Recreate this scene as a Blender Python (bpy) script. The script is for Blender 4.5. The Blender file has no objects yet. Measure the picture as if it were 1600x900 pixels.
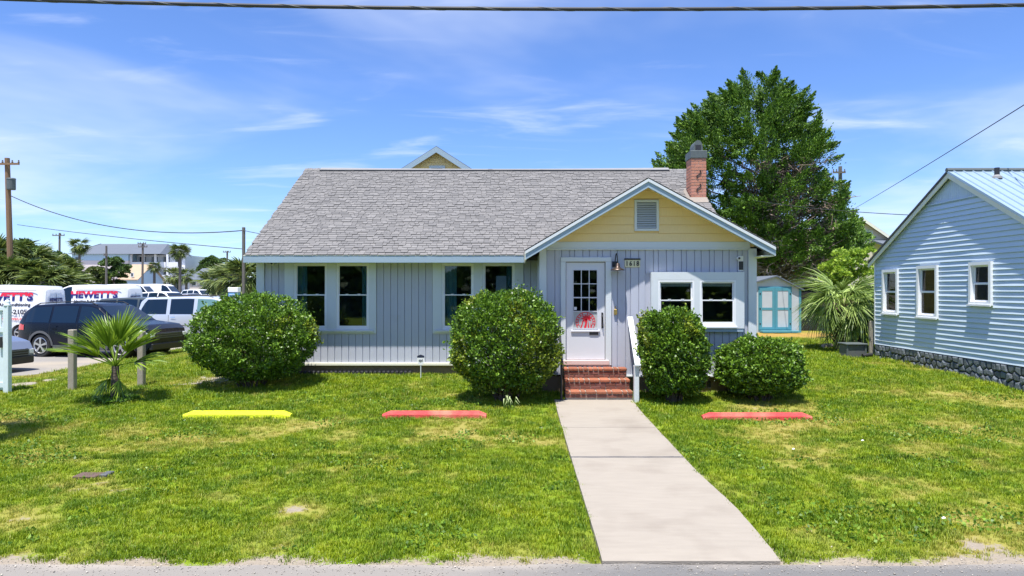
import bpy, math, random
import numpy as np
from mathutils import Vector, Matrix, noise as mnoise

random.seed(7)
RNG = np.random.default_rng(11)
scene = bpy.context.scene
COL = scene.collection

# ------------------------------------------------------------------ camera
cam_data = bpy.data.cameras.new('camera')
cam_data.sensor_width = 36.0
cam_data.lens = 24.0
cam_data.shift_x = -0.005
cam_data.shift_y = 0.00125
cam_data.clip_start = 0.1
cam_data.clip_end = 6000.0
cam = bpy.data.objects.new('camera', cam_data)
COL.objects.link(cam)
CAMZ = 2.36
cam.location = (0, 0, CAMZ)
cam.rotation_euler = (math.radians(90), 0, 0)
scene.camera = cam

# ------------------------------------------------------------------ sky, sun, exposure
SUN_FROM = Vector((-0.40, -1.0, 3.5)).normalized()
SUN_EL = math.asin(SUN_FROM.z)
SUN_AZ = math.atan2(SUN_FROM.x, SUN_FROM.y)
world = bpy.data.worlds.new('World')
scene.world = world
world.use_nodes = True
wt = world.node_tree
wt.nodes.clear()
def wn(t, **kw):
    n = wt.nodes.new(t)
    for k, v in kw.items():
        setattr(n, k, v)
    return n
def wmath(op, a, b=None, clamp=False):
    n = wn('ShaderNodeMath', operation=op, use_clamp=clamp)
    for i, v in enumerate((a, b)):
        if v is None: continue
        if isinstance(v, (int, float)): n.inputs[i].default_value = v
        else: wt.links.new(v, n.inputs[i])
    return n.outputs[0]
sky = wn('ShaderNodeTexSky', sky_type='NISHITA', sun_disc=False, sun_elevation=SUN_EL, sun_rotation=SUN_AZ % (2*math.pi),
         altitude=0.0, air_density=1.0, dust_density=0.0, ozone_density=2.5)
tint = wn('ShaderNodeMix', data_type='RGBA', blend_type='MULTIPLY')
tint.inputs[0].default_value = 1.0
wt.links.new(sky.outputs[0], tint.inputs[6])
tint.inputs[7].default_value = (0.83, 1.04, 1.50, 1)
# thin cirrus: noise on a high plane (direction divided by its height)
tc = wn('ShaderNodeTexCoord')
sep = wn('ShaderNodeSeparateXYZ')
wt.links.new(tc.outputs['Generated'], sep.inputs[0])
zc = wmath('ADD', wmath('MAXIMUM', sep.outputs[2], 0.0), 0.10)
u = wmath('DIVIDE', sep.outputs[0], zc)
v = wmath('DIVIDE', sep.outputs[1], zc)
cmb = wn('ShaderNodeCombineXYZ')
wt.links.new(u, cmb.inputs[0]); wt.links.new(v, cmb.inputs[1])
def cloud(scale_x, scale_y, rot, off, detail, lo, hi, dist):
    mp = wn('ShaderNodeMapping')
    mp.inputs['Location'].default_value = off
    mp.inputs['Rotation'].default_value = (0, 0, rot)
    mp.inputs['Scale'].default_value = (scale_x, scale_y, 1)
    wt.links.new(cmb.outputs[0], mp.inputs[0])
    nz = wn('ShaderNodeTexNoise')
    nz.inputs['Scale'].default_value = 1.0
    nz.inputs['Detail'].default_value = detail
    nz.inputs['Roughness'].default_value = 0.55
    nz.inputs['Distortion'].default_value = dist
    wt.links.new(mp.outputs[0], nz.inputs['Vector'])
    mr = wn('ShaderNodeMapRange', interpolation_type='SMOOTHSTEP')
    mr.inputs[1].default_value = lo; mr.inputs[2].default_value = hi
    wt.links.new(nz.outputs[0], mr.inputs[0])
    return mr.outputs[0]
c1 = cloud(0.42, 0.55, 0.25, (3.1, 1.7, 0), 5, 0.42, 0.74, 0.5)
c2 = cloud(1.1, 3.0, 0.12, (7.3, 4.2, 0), 5, 0.52, 0.88, 0.6)
cl = wmath('ADD', wmath('MULTIPLY', c1, 0.5), wmath('MULTIPLY', c2, 0.6), clamp=True)
cmix = wn('ShaderNodeMix', data_type='RGBA')
wt.links.new(cl, cmix.inputs[0])
wt.links.new(tint.outputs[2], cmix.inputs[6])
cmix.inputs[7].default_value = (7.6, 8.2, 9.4, 1)
bg = wn('ShaderNodeBackground')
bg.inputs['Strength'].default_value = 0.085
wt.links.new(cmix.outputs[2], bg.inputs['Color'])
wo = wn('ShaderNodeOutputWorld')
wt.links.new(bg.outputs[0], wo.inputs['Surface'])

sun_data = bpy.data.lights.new('sun', 'SUN')
sun_data.energy = 5.0
sun_data.angle = math.radians(0.55)
sun_data.color = (1.0, 0.955, 0.89)
sun = bpy.data.objects.new('sun', sun_data)
COL.objects.link(sun)
sun.location = (0, 0, 40)
sun.rotation_euler = (-SUN_FROM).to_track_quat('-Z', 'Y').to_euler()

scene.view_settings.view_transform = 'Standard'
scene.view_settings.look = 'None'
scene.view_settings.exposure = 0.72
scene.view_settings.gamma = 1.0
scene.view_settings.use_curve_mapping = False
scene.cycles.max_bounces = 8
scene.cycles.transparent_max_bounces = 12

# ------------------------------------------------------------------ helpers
F = 1067.0
def WX(px, Y): return (px - 808.0) * Y / F           # photo column at depth Y -> metres
def WZ(py, Y): return CAMZ - (py - 452.0) * Y / F     # photo row at depth Y -> metres
def sm(a, b, x):
    t = min(1.0, max(0.0, (x - a) / (b - a)))
    return t * t * (3 - 2 * t)
TY = [-50, 5.6, 6.0, 9.0, 12.0, 13.3, 15.0, 16.0, 28.0, 40.0, 4000]
TZ = [-0.04, -0.04, 0.0, 0.05, 0.115, 0.18, 0.29, 0.335, 0.48, 0.55, 0.6]
def lotz(y): return 0.13 + 0.009 * max(0.0, min(y, 150) - 26.0)
def terr(x, y):
    h = float(np.interp(y, TY, TZ))
    lot = sm(-8.6, -12.2, x) * sm(14.0, 17.5, y)
    return h * (1 - lot) + lotz(y) * lot
def fbm(x, y, s, seed=0.0):
    return mnoise.fractal(Vector((x * s + seed, y * s - seed, seed)), 1.0, 2.0, 4)

MATS = {}
def nodes_of(name):
    m = bpy.data.materials.new(name); m.use_nodes = True
    nt = m.node_tree; nt.nodes.clear()
    return m, nt
def pmat(name, base, rough=0.6, var=0.12, scale=4.0, bump=0.0, bscale=60.0, metallic=0.0, spec=0.5, rand=0.0, island=0.0,
         coat=0.0, stretch=None, translucent=0.0, base2=None, dirt=None):
    """general procedural surface: colour varied by world-space noise, per object and per loose piece"""
    m, nt = nodes_of(name)
    N, L = nt.nodes.new, nt.links.new
    out = N('ShaderNodeOutputMaterial'); bs = N('ShaderNodeBsdfPrincipled')
    bs.inputs['Roughness'].default_value = rough
    bs.inputs['Metallic'].default_value = metallic
    bs.inputs['Specular IOR Level'].default_value = spec
    bs.inputs['Coat Weight'].default_value = coat
    bs.inputs['Coat Roughness'].default_value = 0.05
    geo = N('ShaderNodeNewGeometry')
    vec = geo.outputs['Position']
    if stretch:
        mp = N('ShaderNodeMapping'); mp.inputs['Scale'].default_value = stretch
        L(vec, mp.inputs[0]); vec = mp.outputs[0]
    nz = N('ShaderNodeTexNoise'); nz.inputs['Scale'].default_value = scale
    nz.inputs['Detail'].default_value = 6; nz.inputs['Roughness'].default_value = 0.6
    L(vec, nz.inputs['Vector'])
    def mth(op, a, b):
        n = N('ShaderNodeMath'); n.operation = op
        for i, q in enumerate((a, b)):
            if isinstance(q, (int, float)): n.inputs[i].default_value = q
            else: L(q, n.inputs[i])
        return n.outputs[0]
    f = mth('MULTIPLY_ADD', nz.outputs[0], 2 * var); f.node.inputs[2].default_value = 1 - var
    if rand:
        oi = N('ShaderNodeObjectInfo')
        r = mth('MULTIPLY_ADD', oi.outputs['Random'], 2 * rand); r.node.inputs[2].default_value = 1 - rand
        f = mth('MULTIPLY', f, r)
    if island:
        r = mth('MULTIPLY_ADD', geo.outputs['Random Per Island'], 2 * island); r.node.inputs[2].default_value = 1 - island
        f = mth('MULTIPLY', f, r)
    src = N('ShaderNodeRGB'); src.outputs[0].default_value = (*base, 1)
    colr = src.outputs[0]
    if base2 is not None:
        mx = N('ShaderNodeMix'); mx.data_type = 'RGBA'
        mx.inputs[6].default_value = (*base, 1); mx.inputs[7].default_value = (*base2, 1)
        if island: L(geo.outputs['Random Per Island'], mx.inputs[0])
        elif rand: L(oi.outputs['Random'], mx.inputs[0])
        else: L(nz.outputs[0], mx.inputs[0])
        colr = mx.outputs[2]
    if dirt:
        d2 = N('ShaderNodeTexNoise'); d2.inputs['Scale'].default_value = dirt[1]; d2.inputs['Detail'].default_value = 8
        L(geo.outputs['Position'], d2.inputs['Vector'])
        rp = N('ShaderNodeMapRange'); rp.inputs[1].default_value = dirt[2]; rp.inputs[2].default_value = dirt[3]
        L(d2.outputs[0], rp.inputs[0])
        mx = N('ShaderNodeMix'); mx.data_type = 'RGBA'
        L(rp.outputs[0], mx.inputs[0]); L(colr, mx.inputs[6]); mx.inputs[7].default_value = (*dirt[0], 1)
        colr = mx.outputs[2]
    vm = N('ShaderNodeVectorMath'); vm.operation = 'SCALE'
    L(colr, vm.inputs[0]); L(f, vm.inputs['Scale'])
    L(vm.outputs[0], bs.inputs['Base Color'])
    if bump:
        bn = N('ShaderNodeTexNoise'); bn.inputs['Scale'].default_value = bscale; bn.inputs['Detail'].default_value = 5
        L(vec, bn.inputs['Vector'])
        bp = N('ShaderNodeBump'); bp.inputs['Strength'].default_value = bump; bp.inputs['Distance'].default_value = 0.02
        L(bn.outputs[0], bp.inputs['Height']); L(bp.outputs[0], bs.inputs['Normal'])
    sh = bs.outputs[0]
    if translucent:
        tr = N('ShaderNodeBsdfTranslucent'); L(vm.outputs[0], tr.inputs[0])
        mix = N('ShaderNodeMixShader'); mix.inputs[0].default_value = translucent
        L(sh, mix.inputs[1]); L(tr.outputs[0], mix.inputs[2]); sh = mix.outputs[0]
    L(sh, out.inputs[0])
    MATS[name] = m
    return m
def glass_mat(name, tint, gloss=0.9, rough=0.02, clear=0.8):
    m, nt = nodes_of(name); N, L = nt.nodes.new, nt.links.new
    out = N('ShaderNodeOutputMaterial')
    tr = N('ShaderNodeBsdfTransparent'); tr.inputs[0].default_value = (*[c * clear for c in tint], 1)
    gl = N('ShaderNodeBsdfGlossy'); gl.inputs['Roughness'].default_value = rough; gl.inputs[0].default_value = (gloss, gloss, gloss, 1)
    fr = N('ShaderNodeFresnel'); fr.inputs[0].default_value = 1.52
    mx = N('ShaderNodeMixShader'); L(fr.outputs[0], mx.inputs[0]); L(tr.outputs[0], mx.inputs[1]); L(gl.outputs[0], mx.inputs[2])
    L(mx.outputs[0], out.inputs[0]); MATS[name] = m
    return m
def split_mat(name, zsplit, low, high):
    """sign lettering: one colour above a height in the letter's own space, another below"""
    m, nt = nodes_of(name); N, L = nt.nodes.new, nt.links.new
    out = N('ShaderNodeOutputMaterial'); bs = N('ShaderNodeBsdfPrincipled'); bs.inputs['Roughness'].default_value = 0.4
    tcn = N('ShaderNodeTexCoord'); sp = N('ShaderNodeSeparateXYZ'); L(tcn.outputs['Object'], sp.inputs[0])
    gt = N('ShaderNodeMath'); gt.operation = 'GREATER_THAN'; gt.inputs[1].default_value = zsplit; L(sp.outputs[2], gt.inputs[0])
    mx = N('ShaderNodeMix'); mx.data_type = 'RGBA'; L(gt.outputs[0], mx.inputs[0])
    mx.inputs[6].default_value = (*low, 1); mx.inputs[7].default_value = (*high, 1)
    L(mx.outputs[2], bs.inputs['Base Color']); L(bs.outputs[0], out.inputs[0]); MATS[name] = m
    return m

WPOS = {}                                   # world base of every Empty
def wpos(o): return WPOS.get(o.name, Vector((0, 0, 0))) if o else Vector((0, 0, 0))
def tag(o, label=None, cat=None, group=None, kind=None):
    if label: o['label'] = label
    if cat: o['category'] = cat
    if group: o['group'] = group
    if kind: o['kind'] = kind
    return o
def empty(name, loc, label=None, cat=None, group=None):
    o = bpy.data.objects.new(name, None); COL.objects.link(o)
    o.location = loc; o.empty_display_size = 0.2
    WPOS[o.name] = Vector(loc)
    return tag(o, label, cat, group)
def np_mesh(name, V, Fc, smooth=False):
    V = np.asarray(V, dtype=np.float32); Fc = np.asarray(Fc, dtype=np.int32)
    me = bpy.data.meshes.new(name)
    k = Fc.shape[1]
    me.vertices.add(len(V)); me.vertices.foreach_set('co', V.ravel())
    me.loops.add(Fc.size); me.loops.foreach_set('vertex_index', Fc.ravel())
    me.polygons.add(len(Fc)); me.polygons.foreach_set('loop_start', np.arange(0, Fc.size, k, dtype=np.int32))
    try: me.polygons.foreach_set('loop_total', np.full(len(Fc), k, dtype=np.int32))
    except Exception: pass
    if smooth: me.polygons.foreach_set('use_smooth', np.ones(len(Fc), dtype=bool))
    me.update(calc_edges=True); me.validate()
    return me
def inst(name, me, loc, parent=None, mat=None, rot=None, scale=None):
    """object that shares mesh data; loc in world metres"""
    o = bpy.data.objects.new(name, me); COL.objects.link(o)
    o.location = Vector(loc) - wpos(parent)
    WPOS[o.name] = Vector(loc)
    if rot is not None: o.rotation_euler = rot
    if scale is not None: o.scale = scale
    if parent: o.parent = parent
    if mat and not me.materials: me.materials.append(mat)
    return o
class MB:
    def __init__(s): s.v = []; s.f = []
    def add(s, vs, fs):
        n = len(s.v); s.v += [tuple(p) for p in vs]; s.f += [tuple(i + n for i in f) for f in fs]; return s
    def box(s, x0, x1, y0, y1, z0, z1):
        return s.add([(x0, y0, z0), (x1, y0, z0), (x1, y1, z0), (x0, y1, z0), (x0, y0, z1), (x1, y0, z1), (x1, y1, z1), (x0, y1, z1)],
                     [(0, 3, 2, 1), (4, 5, 6, 7), (0, 1, 5, 4), (1, 2, 6, 5), (2, 3, 7, 6), (3, 0, 4, 7)])
    def cbox(s, x0, x1, y0, y1, z0, z1, c=0.01):
        """box with chamfered edges on all sides"""
        b = []
        for z, i in ((z0, c), (z0 + c, 0), (z1 - c, 0), (z1, c)):
            for (x, y) in ((x0 + c, y0 + i), (x1 - c, y0 + i), (x1 - i, y0 + c), (x1 - i, y1 - c), (x1 - c, y1 - i), (x0 + c, y1 - i), (x0 + i, y1 - c), (x0 + i, y0 + c)):
                b.append((x, y, z))
        fs = [tuple(range(7, -1, -1)), tuple(range(24, 32))]
        for r in range(3):
            for k in range(8): fs.append((r * 8 + k, r * 8 + (k + 1) % 8, r * 8 + 8 + (k + 1) % 8, r * 8 + 8 + k))
        return s.add(b, fs)
    def prism(s, pts, d):
        """polygon pts (3-D, planar) pushed along vector d"""
        n = len(pts); q = [tuple(Vector(p) + Vector(d)) for p in pts]
        return s.add(list(pts) + q, [tuple(range(n - 1, -1, -1)), tuple(range(n, 2 * n))] + [(i, (i + 1) % n, n + (i + 1) % n, n + i) for i in range(n)])
    def beam(s, a, b, w, h, up=(0, 0, 1)):
        a, b = Vector(a), Vector(b); d = (b - a).normalized(); sd = d.cross(Vector(up))
        if sd.length < 1e-5: sd = Vector((1, 0, 0))
        sd.normalize(); u2 = sd.cross(d).normalized()
        c = [(-w / 2, -h / 2), (w / 2, -h / 2), (w / 2, h / 2), (-w / 2, h / 2)]
        return s.add([a + sd * x + u2 * y for x, y in c] + [b + sd * x + u2 * y for x, y in c],
                     [(3, 2, 1, 0), (4, 5, 6, 7)] + [(i, (i + 1) % 4, 4 + (i + 1) % 4, 4 + i) for i in range(4)])
    def tube(s, path, r, n=6, cap=True):
        path = [Vector(p) for p in path]; rs = r if isinstance(r, (list, tuple)) else [r] * len(path)
        rings = []
        for i, p in enumerate(path):
            d = (path[min(i + 1, len(path) - 1)] - path[max(i - 1, 0)])
            d = d.normalized() if d.length > 1e-9 else Vector((0, 0, 1))
            a = d.cross(Vector((0, 0, 1)))
            if a.length < 1e-3: a = d.cross(Vector((0, 1, 0)))
            a.normalize(); b = d.cross(a)
            rings.append([p + (a * math.cos(t) + b * math.sin(t)) * rs[i] for t in (2 * math.pi * k / n for k in range(n))])
        vs = [q for rg in rings for q in rg]; fs = []
        for i in range(len(path) - 1):
            for k in range(n): fs.append((i * n + k, i * n + (k + 1) % n, (i + 1) * n + (k + 1) % n, (i + 1) * n + k))
        if cap: fs += [tuple(range(n - 1, -1, -1)), tuple(range(len(vs) - n, len(vs)))]
        return s.add(vs, fs)
    def lathe(s, c, prof, n=16, axis='z', cap=True):
        """prof: (radius, height) pairs"""
        c = Vector(c); vs = []
        for r, h in prof:
            for k in range(n):
                t = 2 * math.pi * k / n; a, b = r * math.cos(t), r * math.sin(t)
                vs.append(c + (Vector((a, b, h)) if axis == 'z' else Vector((a, h, b))))
        fs = []
        for i in range(len(prof) - 1):
            for k in range(n): fs.append((i * n + k, i * n + (k + 1) % n, (i + 1) * n + (k + 1) % n, (i + 1) * n + k))
        if cap: fs += [tuple(range(n - 1, -1, -1)), tuple(range(len(vs) - n, len(vs)))]
        return s.add(vs, fs)
    def build(s, name, mat, parent=None, smooth=False, origin=None):
        V = np.array([tuple(p) for p in s.v], dtype=float)
        c = Vector(((V[:, 0].min() + V[:, 0].max()) / 2, (V[:, 1].min() + V[:, 1].max()) / 2, V[:, 2].min())) if origin is None else Vector(origin)
        me = bpy.data.meshes.new(name)
        me.from_pydata([tuple(Vector(p) - c) for p in s.v], [], s.f)
        if smooth:
            for p in me.polygons: p.use_smooth = True
        me.update()
        if mat: me.materials.append(mat)
        return inst(name, me, c, parent)
def np_obj(name, V, Fc, mat, parent=None, smooth=False):
    V = np.asarray(V, dtype=float)
    c = np.array([(V[:, 0].min() + V[:, 0].max()) / 2, (V[:, 1].min() + V[:, 1].max()) / 2, V[:, 2].min()])
    me = np_mesh(name, V - c, Fc, smooth); me.materials.append(mat)
    return inst(name, me, Vector(c), parent)
def text_mesh(s, size, bold=0.0, sx=1.0, extrude=0.002, align='CENTER', shear=0.0):
    """lettering as a flat mesh standing in the xz plane, facing -y, built from the default font"""
    cu = bpy.data.curves.new('lettering', 'FONT'); cu.body = s; cu.size = size; cu.align_x = align
    cu.offset = bold; cu.extrude = extrude; cu.shear = shear; cu.resolution_u = 3
    ob = bpy.data.objects.new('lettering', cu); COL.objects.link(ob)
    dg = bpy.context.evaluated_depsgraph_get()
    me = bpy.data.meshes.new_from_object(ob.evaluated_get(dg))
    bpy.data.objects.remove(ob); bpy.data.curves.remove(cu)
    me.materials.clear()
    me.transform(Matrix.Scale(sx, 4, (1, 0, 0)))
    me.transform(Matrix.Rotation(math.radians(90), 4, 'X'))
    return me
def copy_tree(o, parent=None):
    c = o.copy(); COL.objects.link(c); c.parent = parent
    for ch in o.children: copy_tree(ch, c)
    return c

# ------------------------------------------------------------------ materials
pmat('siding', (0.465, 0.485, 0.56), 0.6, 0.05, 2.0, 0.12, 30, stretch=(6, 6, 0.5), rand=0.035, dirt=((0.42, 0.42, 0.44), 3.0, 0.62, 0.95))
pmat('trim', (0.63, 0.67, 0.69), 0.5, 0.04, 3.0, 0.06, 40, dirt=((0.5, 0.5, 0.48), 5.0, 0.66, 1.0))
pmat('fascia', (0.30, 0.40, 0.48), 0.55, 0.05, 3.0, 0.05, 30)
pmat('cream_trim', (0.78, 0.76, 0.62), 0.55, 0.05, 3.0)
pmat('yellow', (0.92, 0.68, 0.32), 0.65, 0.10, 5.0, 0.3, 25, stretch=(14, 14, 1.2), rand=0.03)
pmat('vinyl', (0.82, 0.83, 0.84), 0.35, 0.03, 3.0)
pmat('curtain', (0.30, 0.62, 0.62), 0.8, 0.1, 3.0, translucent=0.3)
pmat('interior', (0.085, 0.095, 0.10), 0.9, 0.1, 2.0)  # dark tone stands in for unlit rooms; also backs the gable vent
pmat('paper', (0.8, 0.8, 0.8), 0.7, 0.02, 2.0)
pmat('shingle', (0.165, 0.161, 0.158), 0.9, 0.14, 6.0, 0.4, 90, rand=0.07, base2=(0.20, 0.193, 0.186))
pmat('shingle_mass', (0.165, 0.161, 0.158), 0.9, 0.14, 6.0, 0.4, 90, island=0.07, base2=(0.20, 0.193, 0.186))
pmat('roof_deck', (0.12, 0.115, 0.11), 0.9, 0.1, 4.0)
pmat('brick', (0.24, 0.085, 0.055), 0.85, 0.30, 18.0, 0.5, 60, rand=0.28, base2=(0.17, 0.07, 0.055))
pmat('brick_nose', (0.33, 0.115, 0.06), 0.85, 0.25, 18.0, 0.5, 60, rand=0.2)
pmat('chimney_brick', (0.56, 0.24, 0.15), 0.85, 0.2, 14.0, 0.4, 60, rand=0.2, base2=(0.46, 0.20, 0.14))
pmat('mortar', (0.34, 0.29, 0.24), 0.9, 0.2, 20.0, 0.5, 80)
pmat('foundation', (0.22, 0.16, 0.11), 0.9, 0.25, 6.0, 0.3, 40)
pmat('metal_grey', (0.10, 0.12, 0.12), 0.6, 0.25, 6.0, metallic=0.15)
pmat('iron', (0.025, 0.025, 0.028), 0.5, 0.2, 9.0)
pmat('bronze', (0.10, 0.075, 0.065), 0.35, 0.15, 9.0, metallic=0.7)
pmat('brass', (0.6, 0.42, 0.15), 0.35, 0.1, 9.0, metallic=0.9)
pmat('plaque', (0.70, 0.66, 0.42), 0.6, 0.06, 9.0)
pmat('red_decal', (0.72, 0.02, 0.04), 0.4, 0.06, 9.0)
pmat('door_paint', (0.64, 0.65, 0.69), 0.45, 0.03, 4.0)
pmat('sill_pink', (0.62, 0.47, 0.43), 0.7, 0.1, 4.0)
pmat('concrete', (0.33, 0.292, 0.24), 0.85, 0.13, 5.0, 0.35, 90, stretch=(0.6, 3.0, 1.0), dirt=((0.235, 0.20, 0.16), 1.3, 0.50, 0.85))
pmat('joint', (0.16, 0.14, 0.12), 0.95, 0.2, 9.0)
pmat('blue_siding', (0.55, 0.66, 0.76), 0.42, 0.03, 1.5, 0.05, 6, rand=0.025)
pmat('blue_white', (0.80, 0.82, 0.84), 0.45, 0.04, 3.0)
pmat('tin_roof', (0.36, 0.48, 0.58), 0.35, 0.08, 1.5, metallic=0.35)
pmat('stone', (0.14, 0.16, 0.18), 0.6, 0.55, 14.0, 0.7, 50, rand=0.3)
pmat('stone_joint', (0.012, 0.013, 0.015), 0.9, 0.2, 9.0)
pmat('shed_teal', (0.08, 0.28, 0.35), 0.6, 0.1, 4.0)
pmat('shed_wall', (0.48, 0.52, 0.55), 0.7, 0.1, 4.0)
pmat('near_black', (0.02, 0.017, 0.014), 0.9, 0.2, 4.0)  # the ornament's own dark colour; on the recess boards it stands for shade
pmat('weathered_wood', (0.36, 0.32, 0.26), 0.9, 0.25, 9.0, 0.5, 40, stretch=(5, 5, 0.8))
pmat('pole_wood', (0.22, 0.135, 0.075), 0.9, 0.2, 5.0, 0.4, 30, stretch=(4, 4, 0.5))
pmat('pole_grey', (0.13, 0.12, 0.11), 0.9, 0.2, 5.0)
pmat('wire', (0.03, 0.032, 0.035), 0.6, 0.2, 9.0)
pmat('pvc', (0.68, 0.78, 0.82), 0.4, 0.04, 3.0)
pmat('stop_yellow', (0.74, 0.80, 0.02), 0.7, 0.10, 12.0, 0.5, 60, dirt=((0.45, 0.46, 0.10), 9.0, 0.58, 0.80))
pmat('stop_red', (0.62, 0.06, 0.06), 0.7, 0.18, 14.0, 0.5, 60, dirt=((0.66, 0.22, 0.14), 2.3, 0.42, 0.70))
pmat('bark', (0.11, 0.085, 0.065), 0.95, 0.3, 8.0, 0.7, 30)
pmat('dead_twig', (0.24, 0.18, 0.15), 0.95, 0.25, 6.0, island=0.2)
pmat('palm_boot', (0.20, 0.145, 0.10), 0.95, 0.35, 12.0, 0.6, 40, island=0.3)
pmat('bush_leaf', (0.062, 0.165, 0.013), 0.44, 0.30, 3.0, island=0.45, base2=(0.18, 0.31, 0.024), translucent=0.28, spec=0.6)
pmat('bush_leaf_gold', (0.09, 0.18, 0.016), 0.44, 0.30, 3.0, island=0.45, base2=(0.30, 0.36, 0.03), translucent=0.28, spec=0.6)
pmat('cedar_leaf', (0.042, 0.12, 0.016), 0.6, 0.5, 0.7, island=0.35, base2=(0.16, 0.28, 0.028), translucent=0.2)  # broad tone swing stands in for shaded gaps between the foliage clumps
pmat('tree_leaf', (0.05, 0.11, 0.022), 0.6, 0.35, 0.6, island=0.4, base2=(0.10, 0.17, 0.03), translucent=0.2)
pmat('myrtle_leaf', (0.20, 0.38, 0.03), 0.5, 0.25, 2.0, island=0.35, base2=(0.38, 0.48, 0.06), translucent=0.35)
pmat('palm_leaf', (0.12, 0.24, 0.018), 0.42, 0.25, 3.0, island=0.35, base2=(0.26, 0.36, 0.035), translucent=0.25)
pmat('palm_leaf_far', (0.05, 0.105, 0.02), 0.5, 0.25, 1.0, island=0.4, base2=(0.16, 0.20, 0.04), translucent=0.25)
pmat('palm_leaf_pale', (0.15, 0.25, 0.04), 0.45, 0.25, 3.0, island=0.4, base2=(0.33, 0.42, 0.12), translucent=0.3)
pmat('rubber', (0.018, 0.018, 0.019), 0.8, 0.15, 9.0)
pmat('alloy', (0.62, 0.63, 0.65), 0.3, 0.05, 9.0, metallic=0.8)
pmat('black_trim', (0.016, 0.017, 0.019), 0.5, 0.1, 9.0)
pmat('grey_trim', (0.10, 0.105, 0.11), 0.6, 0.1, 9.0)
pmat('chrome', (0.75, 0.77, 0.8), 0.15, 0.03, 9.0, metallic=1.0)
pmat('lamp_red', (0.6, 0.01, 0.012), 0.15, 0.05, 9.0, coat=0.6)
pmat('lamp_clear', (0.75, 0.78, 0.8), 0.1, 0.05, 9.0, coat=0.6)
pmat('car_glass', (0.006, 0.018, 0.04), 0.06, 0.05, 2.0, spec=0.4)
pmat('car_glass_green', (0.12, 0.24, 0.23), 0.05, 0.3, 3.0, spec=0.7, coat=0.5)
pmat('slate_roof', (0.115, 0.135, 0.165), 0.8, 0.12, 0.8)
pmat('tan_roof', (0.42, 0.31, 0.21), 0.85, 0.12, 0.8)
pmat('pale_blue_wall', (0.42, 0.58, 0.70), 0.7, 0.06, 0.5)
pmat('pale_pink_wall', (0.68, 0.60, 0.58), 0.7, 0.06, 0.5)
pmat('white_wall', (0.72, 0.74, 0.76), 0.7, 0.05, 0.5)
pmat('beige_wall', (0.62, 0.56, 0.50), 0.7, 0.06, 0.7)
pmat('dark_pane', (0.03, 0.04, 0.05), 0.1, 0.1, 0.5, coat=0.3)
pmat('straw', (0.45, 0.27, 0.06), 0.95, 0.25, 5.0)
glass_mat('pane', (0.75, 0.83, 0.86), clear=0.88)
M = MATS
def paint(name, c, rough=0.28, metallic=0.0, coat=0.35, spec=0.5):
    return pmat('paint_' + name, c, rough, 0.03, 1.0, metallic=metallic, coat=coat, spec=spec)
paint('navy', (0.004, 0.007, 0.018), 0.25, 0.0, 0.0, 0.3); paint('silver', (0.60, 0.64, 0.70), 0.3, 0.35); paint('white', (0.80, 0.82, 0.84)); paint('bluegrey', (0.20, 0.24, 0.34), 0.3, 0.4)
paint('black', (0.012, 0.013, 0.016)); paint('maroon', (0.10, 0.02, 0.03)); paint('charcoal', (0.05, 0.065, 0.07)); paint('bodysilver', (0.45, 0.47, 0.5), 0.3, 0.4)
# ------------------------------------------------------------------ ground, road, walk, parking lot
WALK = [(0.72, 2.29), (0.725, 2.25)]          # x range at the road and at the steps
def walk_x(y):
    t = (y - 5.97) / 7.3
    return 0.735 - 0.01 * t, 2.27 - 0.04 * t + 0.05 * math.exp(-((y - 7.2) / 0.9) ** 2)
def bare_dry(x, y):
    """how bare (sand) and how dry (straw-coloured) the lawn is at a spot"""
    n1 = fbm(x, y, 0.55, 3.3); n2 = fbm(x, y, 1.7, 9.1); n3 = fbm(x, y, 0.22, 5.7)
    edge = 1 - sm(5.86 + 0.16 * n2 + 0.10 * n1, 6.16 + 0.25 * n2 + 0.18 * n1, y)
    front = 1 - sm(6.6, 9.0, y)
    n4 = fbm(x, y, 5.0, 1.3)
    bare = max(edge, sm(0.58, 1.0, n2 * 0.6 + n1 * 0.45 + n4 * 0.40 + 0.24 * front))
    wl, wr = walk_x(y)
    if 5.9 < y < 13.5:
        for e in (wl - x, x - wr):
            if 0 <= e < 0.12: bare = max(bare, 0.8 * (1 - e / 0.12))
    dry = sm(0.05, 0.75, n1 * 0.6 + n3 * 0.5 + n2 * 0.35 + n4 * 0.25 + 0.10)
    dry = max(dry, 0.85 * sm(2.5, 6.5, x) * sm(11.8, 12.6, y) * (1 - sm(13.6, 14.6, y)) * sm(-0.3, 0.2, n1))
    dry = max(dry, 0.7 * (1 - sm(6.1, 7.1, y)) * sm(-0.3, 0.3, n1))
    straw = sm(26.2, 27.0, y) * (1 - sm(28.8, 30.5, y)) * sm(8.8, 9.6, x) * (1 - sm(13, 14, x))
    return bare, dry, straw
def axis(lo, a, b, hi, step, grow=1.35):
    xs = list(np.arange(a, b + 1e-6, step)); s = step; q = b
    while q < hi: s *= grow; q += s; xs.append(min(q, hi))
    s = step; q = a
    while q > lo: s *= grow; q -= s; xs.insert(0, max(q, lo))
    return np.array(xs)
gx = axis(-2500, -14.5, 13.0, 2500, 0.14); gy = axis(-600, 5.4, 17.6, 4500, 0.14)
nx, ny = len(gx), len(gy)
V = np.zeros((ny, nx, 3)); att = np.zeros((ny, nx, 3))
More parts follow.
